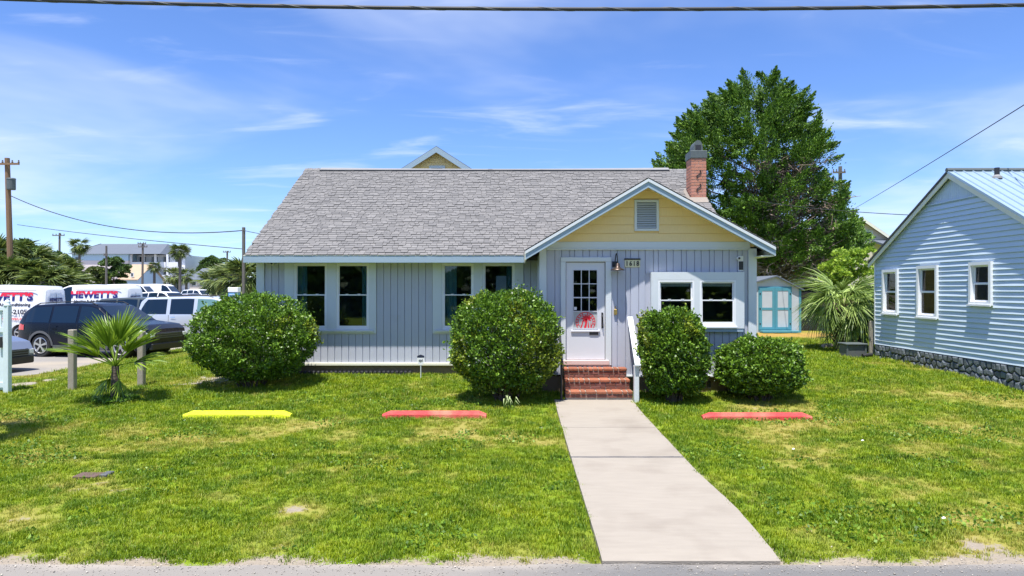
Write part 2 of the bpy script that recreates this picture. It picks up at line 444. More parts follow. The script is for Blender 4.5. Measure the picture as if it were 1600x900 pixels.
for j, y in enumerate(gy):
    for i, x in enumerate(gx):
        z = terr(x, y)
        if 5.0 < y < 60 and -40 < x < 40:
            lot = sm(-8.6, -12.2, x) * sm(14.0, 17.5, y)
            z += (1 - lot) * (0.012 * fbm(x, y, 1.1, 2.0) + 0.006 * fbm(x, y, 4.0, 7.0)) * sm(5.9, 6.6, y)
            att[j, i] = bare_dry(x, y)
        wl, wr = walk_x(y)
        if 5.7 < y < 13.4 and wl - 0.02 < x < wr + 0.02: z -= 0.05
        V[j, i] = (x, y, z)
idx = np.arange(nx * ny).reshape(ny, nx)
Fq = np.stack([idx[:-1, :-1], idx[:-1, 1:], idx[1:, 1:], idx[1:, :-1]], -1).reshape(-1, 4)
me = np_mesh('ground', V.reshape(-1, 3), Fq, True)
for k, nm in enumerate(('bare', 'dry', 'straw')):
    a = me.attributes.new(nm, 'FLOAT', 'POINT'); a.data.foreach_set('value', att[:, :, k].ravel().astype(np.float32))
def ground_mat():
    m, nt = nodes_of('lawn_soil'); N, L = nt.nodes.new, nt.links.new
    out = N('ShaderNodeOutputMaterial'); bs = N('ShaderNodeBsdfPrincipled'); bs.inputs['Roughness'].default_value = 0.95
    bs.inputs['Specular IOR Level'].default_value = 0.15
    geo = N('ShaderNodeNewGeometry')
    def nz(s, d=6):
        n = N('ShaderNodeTexNoise'); n.inputs['Scale'].default_value = s; n.inputs['Detail'].default_value = d; L(geo.outputs['Position'], n.inputs['Vector']); return n.outputs[0]
    def mix(f, a, b):
        n = N('ShaderNodeMix'); n.data_type = 'RGBA'
        if isinstance(f, float): n.inputs[0].default_value = f
        else: L(f, n.inputs[0])
        for i, c in ((6, a), (7, b)):
            if isinstance(c, tuple): n.inputs[i].default_value = (*c, 1)
            else: L(c, n.inputs[i])
        return n.outputs[2]
    def att_(n_):
        n = N('ShaderNodeAttribute'); n.attribute_name = n_; return n.outputs['Fac']
    g = mix(nz(7.0), (0.13, 0.21, 0.012), (0.22, 0.29, 0.02))
    g = mix(att_('dry'), g, (0.30, 0.26, 0.07))
    sand = mix(nz(25.0), (0.22, 0.185, 0.14), (0.37, 0.32, 0.255))
    mr = N('ShaderNodeMapRange'); mr.inputs[1].default_value = 0.35; mr.inputs[2].default_value = 0.75; rag = N('ShaderNodeMath'); rag.operation = 'MULTIPLY_ADD'; L(nz(22.0, 8), rag.inputs[0]); rag.inputs[1].default_value = 1.5; rag.inputs[2].default_value = -0.75
    rg2 = N('ShaderNodeMath'); rg2.operation = 'ADD'; L(rag.outputs[0], rg2.inputs[0]); L(att_('bare'), rg2.inputs[1]); L(rg2.outputs[0], mr.inputs[0])
    g = mix(mr.outputs[0], g, sand)
    g = mix(att_('straw'), g, (0.36, 0.22, 0.06))
    L(g, bs.inputs['Base Color'])
    bp = N('ShaderNodeBump'); bp.inputs['Strength'].default_value = 0.6; bp.inputs['Distance'].default_value = 0.03
    L(nz(45.0), bp.inputs['Height']); L(bp.outputs[0], bs.inputs['Normal']); L(bs.outputs[0], out.inputs[0])
    return m
me.materials.append(ground_mat())
tag(inst('ground', me, (0, 0, 0)), kind='structure')

def road_mat():
    m, nt = nodes_of('old_asphalt'); N, L = nt.nodes.new, nt.links.new
    out = N('ShaderNodeOutputMaterial'); bs = N('ShaderNodeBsdfPrincipled'); bs.inputs['Roughness'].default_value = 0.9
    geo = N('ShaderNodeNewGeometry'); sp = N('ShaderNodeSeparateXYZ'); L(geo.outputs['Position'], sp.inputs[0])
    def nz(s, d=6):
        n = N('ShaderNodeTexNoise'); n.inputs['Scale'].default_value = s; n.inputs['Detail'].default_value = d; L(geo.outputs['Position'], n.inputs['Vector']); return n.outputs[0]
    def mth(op, a, b):
        n = N('ShaderNodeMath'); n.operation = op; n.use_clamp = False
        for i, q in enumerate((a, b)):
            if isinstance(q, (int, float)): n.inputs[i].default_value = q
            else: L(q, n.inputs[i])
        return n.outputs[0]
    a = N('ShaderNodeMix'); a.data_type = 'RGBA'; L(nz(120.0, 3), a.inputs[0]); a.inputs[6].default_value = (0.085, 0.083, 0.08, 1); a.inputs[7].default_value = (0.22, 0.215, 0.205, 1)
    # sand washed on to the edge, absent in front of the walk
    e = mth('ADD', sp.outputs[1], mth('MULTIPLY', nz(1.6), 0.5))
    mr = N('ShaderNodeMapRange'); mr.inputs[1].default_value = 6.0; mr.inputs[2].default_value = 6.25; L(e, mr.inputs[0])
    l = N('ShaderNodeMapRange'); l.inputs[1].default_value = 0.9; l.inputs[2].default_value = -0.6; L(sp.outputs[0], l.inputs[0])
    s2 = mth('ADD', mth('MULTIPLY', l.outputs[0], 0.6), mr.outputs[0])
    n = N('ShaderNodeMath'); n.operation = 'MULTIPLY'; n.use_clamp = True; L(s2, n.inputs[0]); n.inputs[1].default_value = 0.85
    b = N('ShaderNodeMix'); b.data_type = 'RGBA'; L(n.outputs[0], b.inputs[0]); L(a.outputs[2], b.inputs[6]); b.inputs[7].default_value = (0.33, 0.295, 0.25, 1)
    L(b.outputs[2], bs.inputs['Base Color'])
    bp = N('ShaderNodeBump'); bp.inputs['Strength'].default_value = 0.5; bp.inputs['Distance'].default_value = 0.01
    L(nz(150.0, 3), bp.inputs['Height']); L(bp.outputs[0], bs.inputs['Normal']); L(bs.outputs[0], out.inputs[0])
    return m
xs = np.arange(-60, 60.1, 0.25)
Vr = []; Fr = []
for i, x in enumerate(xs):
    Vr += [(x, -4.5, -0.005), (x, 5.3, -0.005), (x, 5.86 + 0.05 * fbm(x, 0, 0.9, 4.4) + 0.02 * fbm(x, 0, 5, 1.4), -0.008)]
for i in range(len(xs) - 1):
    for k in range(2): Fr.append((3 * i + k, 3 * i + 3 + k, 3 * i + 4 + k, 3 * i + 1 + k))
o = np_obj('road', Vr, Fr, road_mat()); tag(o, kind='structure')

# front walk: two pours of concrete with a joint, a little proud of the lawn
wk = empty('walkway', (1.5, 9.6, 0.0)); wk['kind'] = 'structure'
def slab(y0, y1):
    ys = np.linspace(y0, y1, 26); mb = MB(); top = []; 
    for y in ys:
        a, b = walk_x(y); z = float(np.interp(y, TY, TZ)) + 0.035 if y > 6 else 0.012 + 0.02 * (y - 5.9)
        jl = 0.006 * fbm(0, y, 3, 2.2); jr = 0.006 * fbm(9, y, 3, 2.2)
        top.append(((a + jl, y, z), (b + jr, y, z)))
    v = []; f = []
    for (l, r) in top: v += [l, r, (l[0], l[1], l[2] - 0.14), (r[0], r[1], r[2] - 0.14)]
    for i in range(len(top) - 1):
        q = 4 * i; f += [(q, q + 1, q + 5, q + 4), (q, q + 4, q + 6, q + 2), (q + 1, q + 3, q + 7, q + 5)]
    f += [(0, 2, 3, 1), (q + 4, q + 5, q + 7, q + 6)]
    mb.add(v, f); return mb
slab(5.90, 11.03).build('slab', M['concrete'], wk); slab(11.045, 13.28).build('slab', M['concrete'], wk)

# parking lot to the left, a sheet over the lower ground
mb = MB(); ys = [17.6, 20, 23, 26, 40, 60, 90, 130, 150]
for j, y in enumerate(ys):
    pass
lv = []; lf = []
for j, y in enumerate(ys): lv += [(-140, y, lotz(y) + 0.006), (-12.5 + 0.15 * math.sin(y * 1.3), y, lotz(y) + 0.006)]
for j in range(len(ys) - 1): lf.append((2 * j, 2 * j + 1, 2 * j + 3, 2 * j + 2))
pmat('lot', (0.25, 0.235, 0.215), 0.9, 0.18, 0.5, 0.3, 60, dirt=((0.34, 0.295, 0.23), 0.25, 0.45, 0.6))
tag(np_obj('parking_lot', lv, lf, M['lot']), kind='structure')
# wedge of side path by the left bush
zz = [terr(-7.3, 14.5), terr(-6.5, 14.7), terr(-6.35, 16.1), terr(-6.75, 16.1)]
MB().prism([(-7.45, 14.75, zz[0] + 0.035), (-6.5, 14.95, zz[1] + 0.035), (-6.3, 18.5, 0.47), (-6.95, 18.5, 0.47)], (0, 0, -0.15)).build('side_path', M['concrete'])
bpy.data.objects['side_path']['kind'] = 'structure'

# ------------------------------------------------------------------ grass: one mass of tufts scattered over the lawn
def blade_tuft(seed):
    r = np.random.default_rng(seed); V = []; Fc = []
    for b in range(16):
        a = r.uniform(0, 6.283); rad = r.uniform(0, 0.055); h = r.uniform(0.022, 0.052); w = r.uniform(0.0022, 0.0042)
        p = np.array([rad * math.cos(a), rad * math.sin(a), -0.004]); d = r.uniform(0, 6.283); ln = r.uniform(0.1, 0.75) * h
        lean = np.array([math.cos(d) * ln, math.sin(d) * ln, 0]); sd = np.array([-math.sin(d), math.cos(d), 0]) * w
        n = len(V); up = np.array([0, 0, h])
        V += [p - sd, p + sd, p + sd * .8 + lean * .35 + up * .6, p - sd * .8 + lean * .35 + up * .6, p + lean + up]
        Fc += [(n, n + 1, n + 2, n + 3), (n + 3, n + 2, n + 4, n + 4)]
    me = bpy.data.meshes.new('grass_tuft'); me.from_pydata([tuple(q) for q in V], [], [tuple(dict.fromkeys(f)) for f in Fc]); me.update()
    return me
def grass_mat():
    m, nt = nodes_of('grass_blades'); N, L = nt.nodes.new, nt.links.new
    out = N('ShaderNodeOutputMaterial'); bs = N('ShaderNodeBsdfPrincipled'); bs.inputs['Roughness'].default_value = 0.5; bs.inputs['Specular IOR Level'].default_value = 0.3
    at = N('ShaderNodeAttribute'); at.attribute_type = 'INSTANCER'; at.attribute_name = 'dryness'
    oi = N('ShaderNodeObjectInfo'); geo = N('ShaderNodeNewGeometry')
    nz = N('ShaderNodeTexNoise'); nz.inputs['Scale'].default_value = 2.2; nz.inputs['Detail'].default_value = 6; nz.inputs['Roughness'].default_value = 0.65; L(geo.outputs['Position'], nz.inputs['Vector'])
    def mix(f, a, b):
        n = N('ShaderNodeMix'); n.data_type = 'RGBA'; L(f, n.inputs[0])
        for i, c in ((6, a), (7, b)):
            if isinstance(c, tuple): n.inputs[i].default_value = (*c, 1)
            else: L(c, n.inputs[i])
        return n.outputs[2]
    c = mix(oi.outputs['Random'], (0.19, 0.30, 0.010), (0.40, 0.45, 0.020))
    mr = N('ShaderNodeMapRange'); mr.inputs[1].default_value = 0.40; mr.inputs[2].default_value = 0.62; L(nz.outputs[0], mr.inputs[0])
    c2 = mix(oi.outputs['Random'], (0.085, 0.18, 0.012), (0.19, 0.29, 0.014))
    c = mix(mr.outputs[0], c2, c)
    c = mix(at.outputs['Fac'], c, (0.50, 0.43, 0.10))
    L(c, bs.inputs['Base Color'])
    tr = N('ShaderNodeBsdfTranslucent'); L(c, tr.inputs[0]); mx = N('ShaderNodeMixShader'); mx.inputs[0].default_value = 0.3
    L(bs.outputs[0], mx.inputs[1]); L(tr.outputs[0], mx.inputs[2]); L(mx.outputs[0], out.inputs[0])
    return m
GM = grass_mat()
def scatter_grass():
    P = []; S = []; D = []; R = []
    rr = random.Random(5)
    def spray(x0, x1, y0, y1, dens, sc):
        n = int((x1 - x0) * (y1 - y0) * dens)
        for _ in range(n):
            x = rr.uniform(x0, x1); y = rr.uniform(y0, y1)
            if abs(x) > 0.86 * y + 1.5: continue
            wl, wr = walk_x(y)
            if y < 13.4 and wl + 0.012 < x < wr - 0.012: continue
            if x < -12.45 and y > 17.6: continue
            if 0.85 < x < 2.3 and 13.2 < y < 16.2: continue
            if y > 16.12 and -6.1 < x < 5.0 and y < 25: continue
            if y > 14.05 and 0.48 < x < 4.92 and y < 25: continue
            if x > 10.44 and 12.5 < y < 20.0: continue
            b, d, st = bare_dry(x, y)
            if rr.random() < (b * 0.86 if y > 6.3 else b * b * 1.04) or st > 0.3: continue
            if rr.random() < 0.45 * d: continue
            P.append((x, y, terr(x, y))); s = sc * rr.uniform(0.7, 1.35) * (1 - 0.35 * d)
            s *= 1 + 0.35 * max(0.0, fbm(x, y, 0.9, 12.0))
            S.append(s); D.append(min(1.0, max(0.0, d * rr.uniform(0.3, 1.2) - 0.08 + (0.5 if rr.random() < 0.05 else 0)))); R.append(rr.uniform(0, 6.283))
    spray(-7, 8, 5.9, 8.0, 620, 0.95); spray(-9, 9, 8.0, 10.5, 430, 1.1); spray(-12, 12, 10.5, 13.5, 290, 1.3)
    spray(-14, 11.5, 13.5, 17.0, 200, 1.55); spray(-12.6, -5.8, 17.0, 26.0, 90, 1.9); spray(5.0, 15.0, 17.0, 27.5, 90, 1.9)
    return P, S, D, R
gP, gS, gD, gR = scatter_grass()
gme = bpy.data.meshes.new('grass'); gme.from_pydata(gP, [], []); gme.update()
for nm, dat in (('tuft_scale', gS), ('dryness', gD), ('tuft_turn', gR)):
    a = gme.attributes.new(nm, 'FLOAT', 'POINT'); a.data.foreach_set('value', np.array(dat, dtype=np.float32))
grass = bpy.data.objects.new('grass', gme); COL.objects.link(grass)
tag(grass, 'short green lawn grass with dry yellow patches around the cottage', 'grass', kind='stuff')
ng = bpy.data.node_groups.new('grass_scatter', 'GeometryNodeTree')
ng.interface.new_socket('Geometry', in_out='INPUT', socket_type='NodeSocketGeometry'); ng.interface.new_socket('Geometry', in_out='OUTPUT', socket_type='NodeSocketGeometry')
gi = ng.nodes.new('NodeGroupInput'); go = ng.nodes.new('NodeGroupOutput'); joinp = ng.nodes.new('GeometryNodeJoinGeometry')
gcol = bpy.data.collections.new('tuft_library')
m2p = ng.nodes.new('GeometryNodeMeshToPoints'); ng.links.new(gi.outputs[0], m2p.inputs[0])
iop = ng.nodes.new('GeometryNodeInstanceOnPoints'); ci = ng.nodes.new('GeometryNodeCollectionInfo')
for k in range(5):
    tm = blade_tuft(100 + k); tm.materials.append(GM)
    gcol.objects.link(bpy.data.objects.new('tuft', tm))
ci.inputs[0].default_value = gcol; ci.inputs['Separate Children'].default_value = True; ci.inputs['Reset Children'].default_value = True
ng.links.new(m2p.outputs[0], iop.inputs['Points']); ng.links.new(ci.outputs[0], iop.inputs['Instance']); iop.inputs['Pick Instance'].default_value = True
def gatt(n_):
    n = ng.nodes.new('GeometryNodeInputNamedAttribute'); n.data_type = 'FLOAT'; n.inputs[0].default_value = n_; return n.outputs[0]
cx = ng.nodes.new('ShaderNodeCombineXYZ'); ng.links.new(gatt('tuft_turn'), cx.inputs[2])
e2r = ng.nodes.new('FunctionNodeEulerToRotation'); ng.links.new(cx.outputs[0], e2r.inputs[0]); ng.links.new(e2r.outputs[0], iop.inputs['Rotation'])
ng.links.new(gatt('tuft_scale'), iop.inputs['Scale']); ng.links.new(iop.outputs[0], go.inputs[0])
md = grass.modifiers.new('scatter', 'NODES'); md.node_group = ng
# ------------------------------------------------------------------ the cottage
PW, RK = 14.05, 13.55            # porch wall plane, porch rake plane
MW, EV = 16.10, 15.55            # main wall plane, main eave line
RY = 20.10                       # main ridge
XL, XR = WX(380, EV), 5.10       # main roof ends
EZ, RZ = 3.147, 5.90             # main eave and ridge heights (top of roof)
MX0, MX1 = WX(403, MW), 4.90
cot = empty('cottage', (0.0, 18.0, 0.4), 'lavender board-sided cottage with grey shingle roof and yellow front gable', 'house')
BASEZ = 0.60                     # underside of the siding
# window openings: (glass x0,x1,z0,z1) main wall
mwin = [(WX(464, MW), WX(507, MW)), (WX(530, MW), WX(572.5, MW)), (WX(695, MW), WX(736, MW)), (WX(758.5, MW), WX(800, MW))]
mz = (WZ(509, MW), WZ(461.5, MW), WZ(416, MW))
PF = 13.93                       # face of the porch window box
pwin = [(WX(1033, PF), WX(1080, PF)), (WX(1098, PF), WX(1145, PF))]
pz = (WZ(503, PF), WZ(470, PF), WZ(443, PF))
dx0, dx1, dz0, dz1 = WX(884.8, PW), WX(945, PW), WZ(562, PW), WZ(410, PW)
m_open = [(a - 0.05, b + 0.05, mz[0] - 0.06, mz[2] + 0.05) for a, b in mwin]
p_open = [(a - 0.05, b + 0.05, pz[0] - 0.06, pz[2] + 0.05) for a, b in pwin] + [(dx0 - 0.02, dx1 + 0.02, BASEZ, dz1 + 0.02)]
def cut_rects(x0, x1, z0, z1, opens):
    xs = sorted({x0, x1, *[min(max(v, x0), x1) for o in opens for v in o[:2]]}); out = []
    for a, b in zip(xs[:-1], xs[1:]):
        if b - a < 1e-4: continue
        c = (a + b) / 2; segs = [(z0, z1)]
        for (p, q, r, t) in opens:
            if p < c < q: segs = [s for (u, w) in segs for s in ((u, min(w, r)), (max(u, t), w)) if s[1] - s[0] > 1e-3]
        out += [(a, b, u, w) for u, w in segs]
    return out
wall = MB()
for (a, b, c, d) in cut_rects(MX0, 0.49, BASEZ, 3.05, m_open): wall.box(a, b, MW + 0.022, MW + 0.12, c, d)
wall.box(0.49, MX1, MW + 0.3, MW + 0.4, BASEZ, 3.0)                       # partition behind the porch room
wall.box(MX0, MX0 + 0.1, MW + 0.12, 24.0, BASEZ, 3.1); wall.box(MX1 - 0.1, MX1, PW + 0.12, 24.0, BASEZ, 3.1); wall.box(MX0 + 0.1, MX1 - 0.1, 23.9, 24.0, BASEZ, 3.1)
PX0, PX1 = WX(845, PW), WX(1181, PW)
for (a, b, c, d) in cut_rects(PX0, PX1 - 0.1, BASEZ, 3.25, p_open): wall.box(a, b, PW + 0.022, PW + 0.10, c, d)
wall.box(PX0, PX0 + 0.08, PW + 0.10, MW + 0.02, BASEZ, 3.12)
for sx in (MX0 + 0.001, MX1 - 0.101): wall.prism([(sx, 15.9, 3.05), (sx, 24.2, 3.05), (sx, RY, RZ - 0.2)], (0.1, 0, 0))
wall.box(MX0 + 0.1, MX1 - 0.1, MW + 0.12, 23.9, BASEZ, BASEZ + 0.1)
wall_o = wall.build('wall', M['siding'], cot)
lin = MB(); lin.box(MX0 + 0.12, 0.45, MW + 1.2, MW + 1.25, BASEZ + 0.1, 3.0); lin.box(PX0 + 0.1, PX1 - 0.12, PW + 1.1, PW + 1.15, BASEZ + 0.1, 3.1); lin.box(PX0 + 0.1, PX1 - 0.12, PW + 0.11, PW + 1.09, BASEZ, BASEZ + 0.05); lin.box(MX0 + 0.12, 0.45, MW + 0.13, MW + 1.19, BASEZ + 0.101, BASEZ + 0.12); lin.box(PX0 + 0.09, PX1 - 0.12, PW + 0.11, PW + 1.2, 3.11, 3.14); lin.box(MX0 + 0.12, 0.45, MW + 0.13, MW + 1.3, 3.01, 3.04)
lin.build('dark_lining', M['interior'], wall_o)  # dark panels added behind the panes to stand in for unlit rooms
PLK = {}
def vplank(x0, x1, y, z0, z1, parent, mat='siding', t=0.022):
    w, h = round(x1 - x0, 3), round(z1 - z0, 3)
    key = (w, h, mat)
    if key not in PLK:
        g = 0.003; c = 0.006
        b = MB(); b.prism([(g, 0, 0), (g + c, -t, 0), (w - g - c, -t, 0), (w - g, 0, 0)], (0, 0, h))
        me_ = bpy.data.meshes.new('plank'); me_.from_pydata(b.v, [], b.f); me_.materials.append(M[mat]); PLK[key] = me_
    inst('plank', PLK[key], (x0, y + t, z0), parent)
def plank_wall(x0, x1, y, z0, z1, opens, parent, bw):
    x = x0; k = 0
    while x < x1 - 0.02:
        w = bw[k % len(bw)]; k += 1; e = min(x + w, x1); segs = [(z0, z1)]
        for (p, q, r, t) in opens:
            if p < (x + e) / 2 < q or (p < e - 0.03 and q > x + 0.03): segs = [s for (u, v_) in segs for s in ((u, min(v_, r)), (max(u, t), v_)) if s[1] - s[0] > 0.05]
        for u, v_ in segs: vplank(x, e, y, u, v_, parent)
        x = e
TR = (WX(445, MW), WX(588, MW), WX(676, MW), WX(818, MW))
wz0 = WZ(521, MW)
plank_wall(MX0 + 0.16, 0.49, MW, BASEZ + 0.03, 3.0, [(TR[0] + 0.06, TR[1] - 0.06, wz0 + 0.03, 3.05), (TR[2] + 0.06, TR[3] - 0.06, wz0 + 0.03, 3.05)], wall_o, (0.165, 0.165, 0.165, 0.165))
FRZ0, FRZ1 = WZ(390.5, PW), WZ(378, PW)
DT = (WX(876, PW), WX(955, PW), WZ(402, PW))
WB = (WX(1017.5, PF), WX(1163, PF), WZ(517, PF), WZ(425, PF))
plank_wall(PX0 + 0.12, PX1 - 0.16, PW, BASEZ + 0.0, FRZ0 + 0.02, [(DT[0] + 0.05, DT[1] - 0.05, 0.4, DT[2] - 0.04), (WB[0] + 0.03, WB[1] - 0.03, WB[2] + 0.06, WB[3] - 0.03)], wall_o, (0.17, 0.135, 0.17, 0.10))
# side of the porch seen in the corner, shaded
mb = MB(); mb.box(PX0 - 0.02, PX0 - 0.001, PW + 0.14, MW + 0.0, BASEZ, 3.1); mb.build('side_panel', M['siding'], wall_o)
# trim boards
def part_box(name, mat, parent, *b, c=0.0):
    m_ = MB(); (m_.cbox(*b, c) if c else m_.box(*b)); return m_.build(name, M[mat], parent)
part_box('corner_board', 'trim', wall_o, MX0 - 0.03, MX0 + 0.155, MW - 0.035, MW + 0.1, BASEZ - 0.02, 3.0, c=0.006)
part_box('corner_board', 'trim', wall_o, PX0 - 0.03, PX0 + 0.12, PW - 0.035, PW + 0.1, BASEZ - 0.02, FRZ0 + 0.06, c=0.006)
part_box('corner_board', 'trim', wall_o, PX1 - 0.16, PX1 + 0.01, PW - 0.035, PW + 0.12, BASEZ - 0.02, FRZ0 + 0.03, c=0.006)
part_box('base_trim', 'cream_trim', wall_o, MX0 - 0.02, PX0 - 0.04, MW - 0.05, MW + 0.05, BASEZ - 0.035, BASEZ + 0.028, c=0.005)
part_box('base_trim', 'trim', wall_o, DT[1] + 0.01, PX1 - 0.17, PW - 0.045, PW + 0.05, BASEZ - 0.04, BASEZ - 0.002, c=0.005)
part_box('frieze_board', 'trim', wall_o, PX0 + 0.10, PX1 - 0.13, PW - 0.042, PW + 0.06, FRZ0 + 0.035, FRZ1, c=0.005)
part_box('frieze_moulding', 'trim', wall_o, PX0 + 0.122, PX1 - 0.162, PW - 0.055, PW + 0.05, FRZ0, FRZ0 + 0.033, c=0.005)
# foundation
fd = MB(); fd.box(MX0 + 0.03, PX0, MW + 0.03, MW + 0.2, 0.1, BASEZ - 0.03); fd.box(PX0 + 0.03, PX1 - 0.04, PW + 0.04, PW + 0.2, 0.05, BASEZ - 0.03); fd.box(MX1 - 0.2, MX1 - 0.04, PW + 0.2, 24, 0.1, BASEZ)
fd.box(MX0 + 0.03, MX0 + 0.2, MW + 0.2, 24, 0.1, BASEZ)
fo = fd.build('foundation', M['foundation'], cot)
for x in (WX(1098, PW), WX(1106, PW)): part_box('vent_block', 'iron', fo, x, x + 0.07, PW + 0.02, PW + 0.05, 0.32, 0.47)
# scalloped edging against the foundation
ed = MB()
for k in range(30):
    x = WX(443, MW) + k * 0.103; ed.lathe((x, MW - 0.02, 0.31), [(0.045, 0), (0.045, 0.10), (0.03, 0.128), (0.0, 0.135)], 8)
tag(ed.build('garden_edging', M['iron']), 'row of small black scalloped edging pieces along the cottage foundation', 'edging')

# windows
def ring(mb, x0, x1, z0, z1, y0, y1, w):
    mb.box(x0, x1, y0, y1, z1 - w, z1); mb.box(x0, x1, y0, y1, z0, z0 + w); mb.box(x0, x0 + w, y0, y1, z0 + w, z1 - w); mb.box(x1 - w, x1, y0, y1, z0 + w, z1 - w)
def sash_window(gx0, gx1, z, y, parent, curtain=None, fw=0.05, paper=None, blind=False):
    """double-hung unit: frame with an upper and a lower sash; y is the wall face"""
    z0, zm, z1 = z
    fr = MB(); ring(fr, gx0 - fw - 0.012, gx1 + fw + 0.012, z0 - 0.09, z1 + fw + 0.02, y - 0.01, y + 0.09, fw - 0.012)
    w = fr.build('window', M['vinyl'], parent)
    up = MB(); ring(up, gx0 - 0.024, gx1 + 0.024, zm - 0.01, z1 + 0.03, y + 0.025, y + 0.05, 0.024); up.build('sash', M['vinyl'], w)
    lo = MB(); ring(lo, gx0 - 0.024, gx1 + 0.024, z0 - 0.05, zm + 0.022, y + 0.004, y + 0.03, 0.024); lo.box(gx0, gx1, y + 0.006, y + 0.028, z0 - 0.026, z0); lo.build('sash', M['vinyl'], w)
    for t in (0.28, 0.72):
        c_ = gx0 + (gx1 - gx0) * t; part_box('latch', 'vinyl', w, c_ - 0.03, c_ + 0.03, y + 0.0, y + 0.03, zm + 0.023, zm + 0.036)
    part_box('pane', 'pane', w, gx0, gx1, y + 0.036, y + 0.040, zm + 0.014, z1 + 0.006); part_box('pane', 'pane', w, gx0, gx1, y + 0.014, y + 0.018, z0, zm - 0.002)
    if blind: part_box('roller_blind', 'cream_trim', w, gx0 + 0.01, gx1 - 0.01, y + 0.09, y + 0.1, z1 - 0.06, z1 + 0.01)
    if curtain:
        for (c0, c1) in curtain:
            v = []; f = []
            n = 24
            for i in range(n + 1):
                t = i / n; xx = c0 + (c1 - c0) * t; yy = y + 0.13 + 0.022 * math.sin(t * 19)
                v += [(xx, yy, z0 - 0.25), (xx, yy, z1 + 0.1)]
            for i in range(n): f.append((2 * i, 2 * i + 2, 2 * i + 3, 2 * i + 1))
            MB().add(v, f).build('curtain', M['curtain'], w, True)
    if paper: part_box('paper_sheet', 'paper', w, *paper)
    return w
for gi_, (a, b) in enumerate(mwin):
    cur = [(a - 0.02, a + 0.20)] if gi_ % 2 == 0 else [(b - 0.13, b + 0.02)]
    if gi_ == 2: cur = [(a - 0.02, a + 0.27)]
    pp = (WX(775, MW), WX(791, MW), MW + 0.048, MW + 0.050, WZ(458, MW), WZ(431, MW)) if gi_ == 3 else None
    sash_window(a, b, mz, MW, cot, cur, paper=pp)
for (a, b) in pwin: sash_window(a, b, pz, PF, cot, None, blind=True)
for (t0, t1, w1, w2) in ((TR[0], TR[1], mwin[0], mwin[1]), (TR[2], TR[3], mwin[2], mwin[3])):
    cs = MB(); zt = 2.985
    o1, o2 = (w1[0] - 0.062, w1[1] + 0.062), (w2[0] - 0.062, w2[1] + 0.062); zo = mz[0] - 0.092; zh = mz[2] + 0.072
    for (a, b) in ((t0, o1[0]), (o1[1], o2[0]), (o2[1], t1)): cs.cbox(a, b, MW - 0.03, MW + 0.06, zo, zh, 0.004)
    cs.cbox(t0, t1, MW - 0.03, MW + 0.06, zh + 0.001, zt, 0.004); cs.cbox(t0 + 0.0, t1, MW - 0.032, MW + 0.06, wz0, zo - 0.001, 0.004)
    c_o = cs.build('window_casing', M['trim'], cot)
    part_box('sill', 'trim', c_o, t0 + 0.05, t1 - 0.06, MW - 0.075, MW - 0.033, zo - 0.045, zo - 0.008, c=0.005)
# porch windows sit in a shallow box that stands out from the wall
bx = MB(); o1, o2 = (pwin[0][0] - 0.062, pwin[0][1] + 0.062), (pwin[1][0] - 0.062, pwin[1][1] + 0.062); zo = pz[0] - 0.092; zh = pz[2] + 0.072
bx.box(WB[0], o1[0], PF - 0.012, PW + 0.05, WB[2] + 0.05, zh); bx.box(o1[1], o2[0], PF - 0.012, PW + 0.05, zo, zh); bx.box(o2[1], WB[1], PF - 0.012, PW + 0.05, WB[2] + 0.05, zh)
bx.box(WB[0], WB[1], PF - 0.012, PW + 0.05, zh + 0.001, WB[3]); bx.box(o1[0] + 0.001, o2[1] - 0.001, PF - 0.010, PW + 0.05, WB[2] + 0.05, zo - 0.001)
c_o = bx.build('window_casing', M['trim'], cot)
part_box('sill', 'trim', c_o, o1[0] - 0.02, o2[1] + 0.02, PF - 0.055, PF - 0.013, zo - 0.035, zo, c=0.005)
part_box('apron', 'fascia', c_o, WB[0] + 0.1, WB[1] - 0.02, PF - 0.004, PW + 0.02, WB[2] - 0.02, WB[2] + 0.049)

# door
dr = MB(); gx0_, gx1_, gz0, gz1 = WX(896, PW), WX(933, PW), WZ(513, PW), WZ(422, PW); gm = WZ(486.5, PW)
yd = PW + 0.01
dr.box(dx0, gx0_, yd, yd + 0.045, dz0, dz1); dr.box(gx1_, dx1, yd, yd + 0.045, dz0, dz1); dr.box(gx0_, gx1_, yd, yd + 0.045, gz1, dz1); dr.box(gx0_, gx1_, yd, yd + 0.045, dz0, gz0)
door = dr.build('door', M['door_paint'], cot)
ca = MB(); ca.cbox(DT[0], dx0 - 0.012, PW - 0.05, PW + 0.06, 0.80, dz1 + 0.012, 0.006); ca.cbox(dx1 + 0.012, DT[1], PW - 0.05, PW + 0.06, 0.80, dz1 + 0.012, 0.006); ca.cbox(DT[0], DT[1], PW - 0.052, PW + 0.06, dz1 + 0.013, DT[2], 0.006)
ca.build('door_frame', M['trim'], door)
th = MB(); th.cbox(DT[0] + 0.04, DT[1] - 0.05, PW - 0.09, PW + 0.06, dz0 - 0.10, dz0 - 0.008, 0.008); th.build('threshold', M['sill_pink'], door)
part_box('threshold_board', 'trim', door, DT[0] + 0.02, DT[1] - 0.03, PW - 0.03, PW + 0.03, 0.74, dz0 - 0.10)
mu = MB(); ring(mu, gx0_ - 0.012, gx1_ + 0.012, gz0 - 0.012, gz1 + 0.012, yd - 0.012, yd, 0.014)
for k in (1, 2): x = gx0_ + (gx1_ - gx0_) * k / 3; mu.box(x - 0.008, x + 0.008, yd - 0.008, yd + 0.02, gm, gz1)
